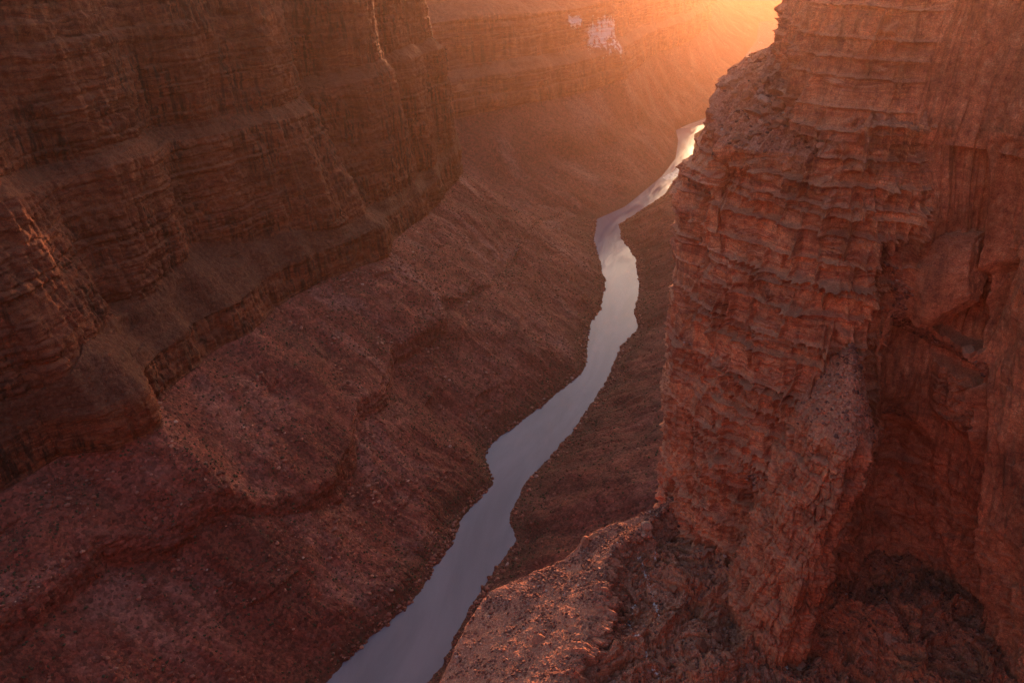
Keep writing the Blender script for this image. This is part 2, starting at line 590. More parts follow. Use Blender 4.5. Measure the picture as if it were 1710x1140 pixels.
def left_wall():
    a0, a1 = 250.0, 2950.0
    # columns: finer near the camera
    a = np.concatenate([np.linspace(a0, 1500, 760, endpoint=False), np.linspace(1500, 2120, 330, endpoint=False), np.linspace(2120, a1, 200)])
    K = len(a)
    aw = a + 9 * gn(a / 45, 0, 0, 3) + 4 * gn(a / 17, 0, 0, 4)

    def con(n, h):
        xy = an_xy(a, n)
        return np.concatenate([xy, h[:, None]], 1)
    nR = smooth1(interp(a, LBANK), 21) + 8 * fbm(a / 60, 0, 0, 7, 0.62, 2) + 4.5 * fbm(a / 22, 4, 0, 4, 0.65, 6, True)
    nB = interp(aw, T_B); nD = interp(aw, T_D); hD = interp(a, T_DH)
    e = np.array(T_E); f = np.array(T_F)
    nE = np.interp(aw, e[:, 0], e[:, 1]); hE = np.interp(a, e[:, 0], e[:, 2])
    nF = np.interp(aw, f[:, 0], f[:, 1]); hF = np.interp(a, f[:, 0], f[:, 2])
    alc = -32 * np.exp(-((a - 1030) / 45) ** 2) + 14 * np.exp(-((a - 1245) / 45) ** 2) - 42 * np.exp(-((a - 1440) / 62) ** 2) + 10 * np.exp(-((a - 1590) / 50) ** 2) - 26 * np.exp(-((a - 1720) / 40) ** 2) - 25 * np.exp(-((a - 800) / 40) ** 2)
    nE = nE + 0.6 * alc; nF = nF + alc
    hC = interp(a, [(0, 302), (1208, 302), (1375, 290), (1500, 288), (1742, 275), (2010, 296), (2150, 235), (2300, 150), (2600, 55), (2950, 30)])
    nC = nD + 9
    past = sstep(2008, 2110, a)
    cone = interp(a, [(0, -712), (2010, -712), (2300, -740), (2600, -680), (2950, -640)])
    nC = np.where(a > 2008, cone, nC)
    # beyond the nose the upper contours sink behind the talus cone
    def back(n, h, a_s, k):
        t = sstep(a_s, a_s + 110, a)
        return n * (1 - t) + (cone - 60 - 160 * k) * t, h * (1 - t) + np.minimum(h, hC + 25 * k) * t
    nD, hD = back(nD, hD, 2006, 1); nE, hE = back(nE, hE, 2002, 2)
    nF, hF = back(nF, hF, 1982, 3)
    hG0 = hF + 22
    nG = nF - interp(aw, [(0, 20), (900, 16), (1300, 18), (1400, 24), (1700, 26), (1990, 24)]) - 9 * gn(a / 60, 3, 0, 7)
    nG, hG = back(nG, hG0, 1955, 4)
    nG1 = nG - 12; hG1 = hG + 130 * (1 - sstep(1930, 2040, a))
    nH = nG1 - 26 - 10 * gn(a / 80, 9, 0, 8); hH = np.where(a > 0, 868.0, 0)
    nH, hH = back(nH, hH, 1880, 5)
    nI = nH - 1800; hI = hH + 15 * (1 - past)
    lowb = interp(a, [(150, 1), (1250, 1), (1420, 0.45), (1500, 0), (3000, 0)]) * (0.75 + 0.5 * gn(a / 110, 5, 5, 5))
    fr = np.clip((nR - nB) / (nR - nC), 0.2, 0.8)
    hB = fr * hC + 22 * lowb
    hA = (fr - 0.05) * hC - 16 * lowb
    nA = nB + 7 + 6 * (1 - lowb)
    flat = con(nR + 40, nR * 0 - 9)
    cs = [flat, con(nR, nR * 0 - 0.3), con(nA, hA), con(nB, hB), con(nC, hC), con(nD, hD), con(nE, hE), con(nF, hF), con(nG, hG), con(nG1, hG1), con(nH, hH), con(nI, hI)]
    cnt = [4, 95, 20, 85, 45, 50, 150, 40, 80, 60, 12]
    clf = [0, 0, 0.55, 0.02, 0.75, 0.15, 1, 0.3, 1, 1, 0.2]
    G, wt, u = rows_of(cs, cnt, clf)
    A = np.broadcast_to(a, G.shape[:2])
    wt = wt[:, None] * np.ones_like(A)
    lw = np.clip(lowb, 0, 1)[None] * np.ones_like(A)
    wt = np.where((u[:, None] > 1.8) & (u[:, None] < 3.2), wt * lw, wt)
    H = G[..., 2]
    U = u[:, None] * np.ones_like(A)
    x, y = G[..., 0], G[..., 1]
    # big alcoves, buttresses, flutes
    rise = sstep(3.6, 4.6, U)
    fade = np.where(A > 1930, np.clip(1 - (A - 1930) / 60, 0.25, 1), 1)
    d = rise * fade * (17 * gn(A / 120, H / 600, 1, 1) + 11 * gn(A / 52, H / 340, 2, 2))
    rid = fbm(A / 30, H / 220, 0.5, 3, 0.55, 21, True)
    d = d + wt * ((7.5 + 5 * gn(A / 130, H / 130, 8, 22)) * rid + 2.8 * gn(A / 9, H / 110, 3, 9))
    Hw = H + 5 * gn(A / 150, H / 150, 0, 31) + 0.035 * 0
    p, hb, e1, e2 = beds(Hw, A, 5, (5, 26), (0.8, 3.0))
    mb = 0.45 + 0.9 * sstep(-0.25, 0.35, gn(A / 170, H / 70, 2, 33))
    d = d + wt * mb * (2.4 * p + 2.0 * hb - 2.2 * np.exp(-(e1 / 1.2) ** 2) - 1.8 * np.exp(-(e2 / 1.3) ** 2))
    p, hb, e1, e2 = beds(Hw, A, 8, (2.2, 6), (0.8, 4.0))
    d = d + wt * mb * (1.2 * p + 0.8 * hb)
    hol = np.clip(gn(A / 34, H / 26, 6, 35) - 0.3, 0, 1)
    d = d - wt * 16 * hol
    cv, ce = cells(x / 9, y / 9, H / 14, 3)
    d = d + wt * (1.9 * cv - 1.2 * np.exp(-(ce / 0.12) ** 2))
    d = d + wt * 2.0 * fbm(x / 12, y / 12, H / 9, 4, 0.6, 40)
    # talus: ribs and gullies that run downhill, lumpy surface
    tw = (1 - wt) * sstep(0.98, 1.25, U)
    Aw = A + 45 * gn(A / 150, U * 1.1, 4, 13) + 12 * gn(A / 40, U * 4, 4, 14) + (U - 1) * 14
    rib = fbm(Aw / 60, U * 0.55, 7, 4, 0.55, 50, True)
    rm = sstep(-0.3, 0.45, gn(A / 210, U * 1.3, 2, 57))
    fine = sstep(-0.2, 0.5, gn(A / 120, U * 2.1, 2, 58))
    gw = A + 60 * gn(A / 190, U * 1.6, 4, 62) + 9 * gn(A / 22, U * 7, 4, 63)
    gul = fbm(gw / 26, U * 0.8, 9, 3, 0.6, 64, True)
    d = d + tw * sstep(-0.1, 0.5, gn(A / 160, U * 1.7, 5, 65)) * 3.6 * np.minimum(gul, 0.35)
    lp, lh, le1, le2 = beds(H + 10 * gn(A / 120, 0, 4, 66), A, 67, (9, 34), (1, 4))
    outc = sstep(0.12, 0.4, gn(A / 75, H / 45, 3, 68)) * tw
    d = d + outc * (3.2 * lp + 2.0 * lh)
    d = d + tw * ((1.2 + 4.5 * rm) * rib + 8 * gn(x / 80, y / 80, H / 60, 59) + 4 * gn(x / 33, y / 33, H / 33, 61) + (0.2 + 1.0 * fine) * fbm(Aw / 14, U * 2.5, 3, 3, 0.6, 53) + 1.9 * fbm(x / 11, y / 11, H / 11, 5, 0.72, 60))
    # the talus cone below the nose keeps a clean crest
    N = normals(G)
    N[..., 2] *= np.where(wt > 0.4, 0.25, 1.0)
    N /= np.linalg.norm(N, axis=2)[..., None] + 1e-9
    out = G + N * d[..., None]
    scree = (rib * 0.25 * rm + gn(Aw / 70, U * 1.2, 11, 17) * 0.9 + 0.3 * gn(Aw / 18, U * 0.5, 11, 18) - 0.05) * tw
    crest = np.exp(-((A - 1700 - 290 * (U - 3.4)) / 60.0) ** 2) * 0
    bank = np.clip(1 - (H - 4) / (34 + 25 * gn(A / 60, 8, 1, 3)), 0, 1)
    deb = np.clip(1 - wt * 1.6, 0, 1)
    out_t = int(sum(cnt[:4]))
    F = gridfaces(out_t + 1, K)
    o = mesh_np("talus_slope", out[:out_t + 1], F, M_TALUS, True,
                {"scree": (scree + crest)[:out_t + 1], "bank": bank[:out_t + 1]})
    tag(o, "long reddish talus slope with low broken rock bands, falling to the left bank of the river", "slope", "structure")
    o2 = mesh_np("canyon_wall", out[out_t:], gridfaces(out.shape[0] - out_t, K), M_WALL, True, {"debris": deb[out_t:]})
    tag(o2, "dark stepped canyon wall of layered red rock ending in a blunt nose, above the left talus", "cliff", "structure")
    return out[:out_t + 1], wt[:out_t + 1]


LT, LTW = left_wall()

# ------------------------------------------------------------------ far wall beyond the nose
FR_ = [(-150, 2150), (60, 2380), (304, 2611), (410, 2740), (508, 2931), (614, 3140), (724, 3428), (800, 3767), (830, 3990), (960, 4180), (1300, 4600), (1690, 5800), (1900, 6700), (2300, 7800), (2800, 9500), (4200, 10600), (7500, 11200)]
FC_ = [(-420, 2330), (-330, 2620), (-150, 2860), (-30, 3000), (110, 3120), (290, 3310), (450, 3590), (575, 3920), (680, 4240), (830, 4560), (1090, 5050), (1420, 6120), (1620, 7080), (1950, 8280), (2400, 9880), (4000, 11300), (7600, 11900)]


def far_wall():
    K = 900
    # columns spaced by share of curve: finer at the near end
    s = np.linspace(0, 1, K) ** 1.5
    R0 = np.array([list(p) + [-0.3] for p in FR_], float)
    C0 = np.array([list(p) + [300.0] for p in FC_], float)
    idx = np.linspace(0, 1, len(FR_))

    def dense(P, back=0.0, h=None):
        d = P[:, :2].copy()
        v = C0[:, :2] - R0[:, :2]
        v /= np.linalg.norm(v, axis=1)[:, None]
        d = d + v * back
        z = P[:, 2] if h is None else np.full(len(P), h)
        q = np.stack([d[:, 0], d[:, 1], z], 1)
        # cumulative length of the bank as common parameter
        L = np.concatenate([[0], np.cumsum(np.linalg.norm(np.diff(R0[:, :2], axis=0), axis=1))])
        L /= L[-1]
        return np.stack([np.interp(s, L, q[:, k]) for k in range(3)], 1)
    cs = [dense(R0, -60, -9), dense(R0, 0, -0.3), dense(R0 * 0.45 + C0 * 0.55, 0, 120), dense(C0, 0, 300), dense(C0, 22, 420), dense(C0, 70, 455), dense(C0, 95, 610), dense(C0, 190, 660), dense(C0, 270, 880), dense(C0, 2500, 900)]
    cnt = [3, 60, 70, 60, 14, 80, 26, 100, 10]
    clf = [0, 0, 0.05, 0.9, 0.3, 1, 0.3, 1, 0.2]
    G, wt, u = rows_of(cs, cnt, clf)
    L = np.concatenate([[0], np.cumsum(np.linalg.norm(np.diff(cs[3][:, :2], axis=0), axis=1))])
    A = np.broadcast_to(L, G.shape[:2]); H = G[..., 2]; U = u[:, None] * np.ones_like(A)
    wt = wt[:, None] * np.ones_like(A)
    x, y = G[..., 0], G[..., 1]
    rise = sstep(1.5, 3.4, U)
    d = rise * (55 * gn(A / 420, H / 1500, 1, 71) + 30 * gn(A / 170, H / 700, 2, 72))
    d = d + wt * (11 * fbm(A / 70, H / 400, 0.5, 3, 0.55, 73, True) + 4 * gn(A / 20, H / 160, 3, 74))
    Hw = H + 8 * gn(A / 300, H / 300, 0, 75)
    p, hb, e1, e2 = beds(Hw, A, 15, (7, 34), (0.9, 3.2))
    d = d + wt * (4.5 * p + 2.5 * hb - 3.5 * np.exp(-(e1 / 2.2) ** 2))
    cv, ce = cells(x / 26, y / 26, H / 40, 4)
    d = d + wt * (4.0 * cv + 4.0 * fbm(x / 22, y / 22, H / 16, 4, 0.6, 76))
    d = d - wt * 40 * np.clip(gn(A / 130, H / 90, 6, 81) - 0.28, 0, 1)
    tw = (1 - wt) * sstep(0.98, 1.3, U)
    Aw = A + 60 * gn(A / 260, U * 0.8, 4, 77)
    rib = fbm(Aw / 110, U * 0.5, 7, 4, 0.55, 78, True)
    d = d + tw * (7 * rib + 24 * gn(x / 190, y / 190, H / 130, 97) + 3.0 * fbm(x / 22, y / 22, H / 22, 4, 0.65, 79))
    N = normals(G)
    N[..., 2] *= np.where(wt > 0.4, 0.25, 1.0)
    N /= np.linalg.norm(N, axis=2)[..., None] + 1e-9
    out = G + N * d[..., None]
    scree = (rib * 0.2 + gn(Aw / 130, U * 1.1, 11, 80) * 0.8) * tw
    bank = np.clip(1 - (H - 4) / 26, 0, 1)
    qx, qy = project(out)
    salt = np.zeros_like(d)
    for sx_, sy_, sw, sh in ((998, 58, 22, 26), (1022, 78, 12, 16), (962, 35, 12, 10)):
        i = np.argmin((qx - sx_) ** 2 + (qy - sy_) ** 2)
        c = out.reshape(-1, 3)[i]
        m_ = EYE * 3.9 / 1300
        salt = np.maximum(salt, np.exp(-((x - c[0]) / (sw * m_)) ** 2 - ((H - c[2]) / (sh * m_)) ** 2))
    t = sum(cnt[:3])
    o = mesh_np("talus_slope", out[:t + 1], gridfaces(t + 1, K), M_TALUSF, True, {"scree": scree[:t + 1], "bank": bank[:t + 1]})
    tag(o, "hazy far talus slope below the back wall, behind the nose of the left wall", "slope", "structure")
    o = mesh_np("canyon_wall", out[t:], gridfaces(out.shape[0] - t, K), M_FAR, True, {"debris": np.clip(1 - wt * 1.6, 0, 1)[t:], "salt": salt[t:]})
    tag(o, "hazy far canyon wall in the orange glow, closing the view at the top", "cliff", "structure")


far_wall()


def sun_blocker():
    """an unseen plateau added beyond the canyon to keep the low sun off its depths"""
    xs = np.linspace(-3500, 11500, 160)  # out-of-view ridge, added to block the sun from the valley
    prof = [(-900, 880, 0), (-200, 1100, 1), (0, 1660, 1), (900, 1680, 1), (3000, 1600, 0.5)]
    g = []
    for dy, h, k in prof:
        y = 12600 + dy + k * 180 * gn(xs / 700, dy / 900, 0, 95) + 0.05 * (xs - 3700) * 0
        g.append(np.stack([xs, y, h + k * 170 * (1 - sstep(3600, 4050, xs)) + k * 40 * gn(xs / 900, dy / 700, 5, 96)], 1))  # raised on the left to shade the left wall
    g = np.array(g)
    o = mesh_np("sun_blocker", g, gridfaces(g.shape[0], g.shape[1]), M_FAR, True, {"debris": np.zeros(g.shape[:2])})
    tag(o, "unseen plateau added beyond the end of the canyon to shade the valley", "sun_blocker", "structure")


sun_blocker()


def bounce_wall():
    """an unseen wall added behind the overlook to bounce warm sunlight forward"""
    K = 160
    x = np.linspace(-1500, 1900, K)  # out of view, added as a warm fill for the butte
    y0 = -330 - 120 * np.cos(x / 900) + 60 * gn(x / 300, 0, 0, 98)
    cs = []
    for back, h in ((-200, 60), (0, 260), (25, 560), (90, 600), (120, 880), (200, 910), (230, 990), (900, 1010)):
        cs.append(np.stack([x, y0 - back, np.full(K, float(h)) + 6 * gn(x / 90, h, 0, 99)], 1))
    G, wt, u = rows_of(cs, [20, 50, 12, 50, 12, 50, 8], [0, 1, 0.2, 1, 0.2, 1, 0.1])
    p, hb, e1, e2 = beds(G[..., 2], G[..., 0], 35, (9, 40), (0.9, 3))
    G[..., 1] += wt[:, None] * (6 * p + 4 * hb + 16 * fbm(G[..., 0] / 90, G[..., 2] / 300, 0, 3, 0.5, 101, True))
    o = mesh_np("canyon_wall", G, gridfaces(G.shape[0], K, True), M_FAR, True, {"debris": np.broadcast_to(np.clip(1 - wt * 1.6, 0, 1)[:, None], G.shape[:2])})  # shares the walls' name, but is an added reflector of sunlight
    tag(o, "unseen wall added behind the overlook to bounce warm sunlight onto the butte", "cliff", "structure")


bounce_wall()

# ------------------------------------------------------------------ right side of the canyon behind the butte
def right_side():
    a = np.concatenate([np.linspace(100, 2800, 900, endpoint=False), np.linspace(2800, 4000, 160)])
    nb = smooth1(interp(a, RBANK), 15) + 7 * fbm(a / 50, 2, 0, 7, 0.62, 82) - 4.5 * fbm(a / 20, 4, 0, 4, 0.65, 86, True)
    xy = an_xy(a, nb)
    far = np.array([(1090, 4230), (1420, 4560), (1830, 5760), (2110, 6650), (2440, 7700), (2950, 9300), (4300, 10300), (7500, 10900)], float)
    fx = resample(np.vstack([xy[-1:], far]), 260)[1:]
    xy = np.vstack([xy, fx])
    K = len(xy)
    off = np.concatenate([np.tile(ND, (len(a), 1)), np.tile(np.array([0.9, -0.43]), (len(fx), 1))])
    kk = np.ones(13) / 13
    off = np.stack([np.convolve(np.pad(off[:, k], 6, mode='edge'), kk, 'valid') for k in range(2)], 1)

    def con(d, h):
        d = np.broadcast_to(np.asarray(d, float), (K,))
        h = np.broadcast_to(np.asarray(h, float), (K,))
        return np.concatenate([xy + off * d[:, None], h[:, None]], 1)
    L = np.concatenate([[0], np.cumsum(np.linalg.norm(np.diff(xy, axis=0), axis=1))])
    w1 = 30 * gn(L / 260, 0, 0, 83)
    cs = [con(-25, -9), con(0, -0.3), con(26, 7), con(300 + w1, 150), con(560 + w1, 300), con(590 + w1, 420), con(640 + w1, 450), con(665 + w1, 610), con(720 + w1, 650), con(770 + w1, 868), con(3000, 885)]
    cnt = [3, 8, 110, 70, 30, 8, 40, 10, 50, 6]
    clf = [0, 0, 0, 0.05, 0.9, 0.3, 1, 0.3, 1, 0.2]
    G, wt, u = rows_of(cs, cnt, clf)
    A = np.broadcast_to(L, G.shape[:2]); H = G[..., 2]; U = u[:, None] * np.ones_like(A)
    wt = wt[:, None] * np.ones_like(A)
    x, y = G[..., 0], G[..., 1]
    tw = (1 - wt) * sstep(1.2, 2.3, U)
    Aw = A - (U - 1) * 60 + 45 * gn(A / 150, U * 1.2, 4, 84) + 12 * gn(A / 40, U * 4, 4, 94)
    rib = fbm(Aw / 60, U * 0.6, 7, 4, 0.55, 85, True)
    rm = sstep(-0.3, 0.5, gn(A / 160, U * 1.5, 2, 92))
    d = tw * ((1 + 4 * rm) * rib + 8 * gn(x / 60, y / 60, H / 40, 93) + 3.5 * gn(x / 27, y / 27, H / 27, 94) + (0.2 + 0.9 * rm) * fbm(Aw / 14, U * 2.5, 3, 3, 0.6, 87)) + sstep(1, 1.6, U) * (1 - wt) * 1.6 * fbm(x / 9, y / 9, H / 9, 5, 0.65, 86)
    p, hb, e1, e2 = beds(H, A, 25, (6, 26), (0.9, 3.2))
    d = d + wt * (3.5 * p + 2 * hb + 8 * fbm(A / 60, H / 300, 0.5, 3, 0.55, 88, True) + 3 * fbm(x / 18, y / 18, H / 14, 4, 0.6, 89))
    N = -normals(G)
    N[..., 2] *= np.where(wt > 0.4, 0.25, 1.0)
    N /= np.linalg.norm(N, axis=2)[..., None] + 1e-9
    out = G + N * d[..., None]
    scree = (rib * 0.2 + gn(Aw / 60, U * 1.2, 11, 90) * 0.8 - 0.4) * tw
    bank = np.clip(1 - (H - 4) / (40 + 25 * gn(A / 60, 3, 1, 91)), 0, 1)
    t = sum(cnt[:4])
    o = mesh_np("talus_slope", out[:t + 1], gridfaces(t + 1, K, True), M_TALUS, True, {"scree": scree[:t + 1], "bank": bank[:t + 1]})
    tag(o, "dark brown talus slope along the right bank, partly hidden by the near butte", "slope", "structure")
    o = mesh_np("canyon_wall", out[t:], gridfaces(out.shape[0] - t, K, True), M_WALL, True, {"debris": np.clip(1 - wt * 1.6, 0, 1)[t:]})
    tag(o, "canyon wall standing behind the near butte on the right", "cliff", "structure")
    return out[:t + 1], xy


RT, RXY = right_side()

# river: one level sheet under both banks
def river():
    a = np.linspace(60, 3200, 240)
    l = an_xy(a, interp(a, LBANK) - 45); r = an_xy(a, interp(a, RBANK) + 45)
    fl = np.array([(800, 3767), (830, 3990), (960, 4180), (1300, 4600), (1690, 5800), (1900, 6700), (2300, 7800), (2800, 9500), (4200, 10600), (7500, 11200)], float)
    fr = np.array([(950, 3740), (1010, 4030), (1150, 4230), (1480, 4560), (1890, 5760), (2170, 6650), (2500, 7700), (3000, 9300), (4300, 10200), (7500, 10800)], float)
    l = np.vstack([l, resample(fl + np.array([-70, 20]), 120)]); r = np.vstack([r, resample(fr + np.array([30, -10]), 120)])
    t = np.linspace(0, 1, 12)[:, None, None]
    g = l[None] * (1 - t) + r[None] * t
    g = np.concatenate([g, np.zeros(g.shape[:2] + (1,))], 2)
    o = mesh_np("river", g, gridfaces(g.shape[0], g.shape[1]), M_WATER)
    tag(o, "calm grey violet river winding along the canyon floor", "river", "structure")


river()

# ------------------------------------------------------------------ the near butte and the wall on the right
# plan curves of the face at several heights (same number of points each)
PLAN = {
    815: [(420, 1000), (300, 760), (215, 620), (165, 540), (133, 478), (113, 425), (113, 398), (121, 386), (138, 366), (158, 353), (172, 350), (181, 351), (190, 350), (200, 345), (208, 336), (214, 318), (217, 290), (218, 240), (214, 150), (200, 40), (185, -60)],
    755: [(420, 1000), (300, 760), (210, 620), (155, 540), (118, 478), (94, 436), (100, 402), (115, 390), (135, 369), (158, 352), (176, 349), (190, 350), (201, 352), (212, 350), (221, 344), (226, 325), (229, 290), (230, 240), (226, 150), (212, 40), (200, -60)],
    700: [(420, 1000), (300, 760), (205, 620), (145, 540), (112, 478), (100, 432), (107, 407), (118, 391), (136, 369), (158, 351), (180, 349), (200, 351), (206, 358), (217, 365), (229, 360), (236, 342), (239, 300), (240, 240), (236, 150), (222, 40), (210, -60)],
    600: [(420, 1000), (300, 760), (205, 620), (142, 540), (110, 478), (101, 432), (108, 404), (120, 386), (138, 363), (160, 345), (184, 344), (206, 350), (218, 362), (233, 366), (250, 358), (257, 338), (259, 300), (260, 240), (256, 150), (242, 40), (230, -60)],
    500: [(420, 1000), (300, 760), (205, 620), (142, 540), (112, 478), (108, 436), (114, 404), (126, 382), (143, 357), (166, 338), (190, 338), (212, 342), (232, 352), (252, 352), (270, 345), (278, 330), (280, 300), (280, 240), (276, 150), (262, 40), (250, -60)],
    120: [(420, 1000), (290, 760), (190, 620), (120, 540), (90, 478), (90, 430), (95, 395), (110, 365), (130, 340), (160, 320), (190, 315), (215, 315), (240, 318), (262, 318), (280, 312), (290, 295), (293, 270), (293, 220), (290, 150), (276, 40), (264, -60)],
}


def plan_grid(plan, knots, hs):
    """dense plan curves at each height of hs, columns at the given fractional point indices"""
    keys = sorted(plan)
    dense = []
    for k in keys:
        p = np.array(plan[k], float)
        pp = np.vstack([2 * p[0] - p[1], p, 2 * p[-1] - p[-2]])
        i = np.clip(np.floor(knots).astype(int), 0, len(p) - 2)
        t = (knots - i)[:, None]
        a, b, c, d = pp[i], pp[i + 1], pp[i + 2], pp[i + 3]
        dense.append(0.5 * ((2 * b) + (-a + c) * t + (2 * a - 5 * b + 4 * c - d) * t ** 2 + (-a + 3 * b - 3 * c + d) * t ** 3))
    dense = np.array(dense)
    out = np.zeros((len(hs), len(knots), 3))
    ks = np.array(keys, float)
    for r, h in enumerate(hs):
        j = np.clip(np.searchsorted(ks, h) - 1, 0, len(ks) - 2)
        q = np.clip((h - ks[j]) / (ks[j + 1] - ks[j]), 0, 1)
        q = q * q * (3 - 2 * q) * 0.5 + q * 0.5
        out[r, :, :2] = dense[j] * (1 - q) + dense[j + 1] * q
        out[r, :, 2] = h
    return out


def knot_cols(breaks):
    return np.concatenate([np.linspace(a, b, n, endpoint=False) for a, b, n in breaks])


def rock_face(G, seed, amp=1.0, wall=None):
    """the shape of a near cliff face: buttresses, beds, joint blocks, cracks, roughness"""
    L = np.cumsum(np.linalg.norm(np.diff(G[len(G) // 2, :, :2], axis=0), axis=1))
    L = np.concatenate([[0], L])
    A = np.broadcast_to(L, G.shape[:2]); H = G[..., 2]
    x, y = G[..., 0], G[..., 1]
    w = 0 if wall is None else wall            # 1 = massive smooth wall, 0 = thin-bedded face
    d = 4.4 * gn(A / 28, H / 80, 1, seed) + 3.0 * gn(A / 12, H / 30, 2, seed + 1)
    d = d + 1.3 * fbm(A / 7, H / 30, 0.5, 2, 0.5, seed + 2, True) * (0.35 + 0.9 * sstep(-0.2, 0.5, gn(A / 40, H / 30, 4, seed + 3)) + w)
    Hw = H + 1.0 * gn(A / 34, H / 40, 0, seed + 4) + 0.2 * gn(A / 6, H / 10, 0, seed + 5)
    Aw = A + 0.9 * gn(A / 5, H / 6, 0, seed + 6) + 2.0 * gn(A / 16, H / 20, 0, seed + 7)
    p, hb, e1, e2 = beds(Hw, Aw, seed + 8, (4.0, 20), (0.55, 1.7))
    open1 = sstep(-0.35, 0.25, gn(A / 14, H / 14, 9, seed + 9))
    q = (1 - 0.93 * w)
    d = d + q * (1.9 * p + 1.7 * hb - 3.0 * np.exp(-(e1 / 0.75) ** 2) - 4.6 * open1 * np.exp(-(e2 / 0.75) ** 2))
    jw = 13.0
    u = (A + 4.5 * gn(A / 14, H / 30, 3, seed + 50) + 1.0 * gn(A / 4, H / 5, 3, seed + 51)) / jw
    e = np.abs(u - np.round(u)) * jw
    jm = sstep(-0.05, 0.3, gn(np.round(u) * 3.7, H / 24, 5, seed + 52))
    d = d - q * jm * 6.0 * np.exp(-(e / 0.9) ** 2)
    p, hb, e1, e2 = beds(Hw, Aw, seed + 12, (1.2, 3.6), (0.8, 4.5))
    thin = sstep(-0.1, 0.5, gn(A / 45, H / 22, 5, seed + 13))
    d = d + q * (0.15 + 0.75 * thin) * (0.5 * p + 0.35 * hb - 0.5 * np.exp(-(e1 / 0.35) ** 2))
    # big upright joints on the massive parts
    if wall is not None:
        u = (A + 1.6 * gn(A / 9, H / 25, 3, seed + 15)) / 9.0
        e = np.abs(u - np.round(u)) * 9
        d = d + w * (1.6 * hash2(np.round(u), np.round(u) * 0, seed) - 1.2 * np.exp(-(e / 0.5) ** 2) + 0.7 * gn(A / 2.2, H / 40, 1, seed + 16))
    d = d + (1.5 - 0.8 * w) * fbm(x / 7, y / 7, H / 5, 5, 0.6, seed + 20)
    d = d + 0.45 * (1 - 0.8 * w) * fbm(x / 3.2, y / 3.2, H / 1.6, 3, 0.55, seed + 30, True) * sstep(-0.3, 0.4, gn(A / 22, H / 18, 7, seed + 31))
    cv, ce = cells(x / 4.5, y / 4.5, H / 3.0, seed)
    d = d + (1 - 0.6 * w) * (0.9 * cv - 0.5 * np.exp(-(ce / 0.1) ** 2)) * sstep(-0.4, 0.3, gn(A / 25, H / 20, 8, seed + 41))
    # hollows where blocks have fallen out
    hol = np.clip(gn(A / 13, H / 7.5, 6, seed + 40) - 0.38, 0, 1)
    d = d - 14 * hol * q
    return d * amp, A


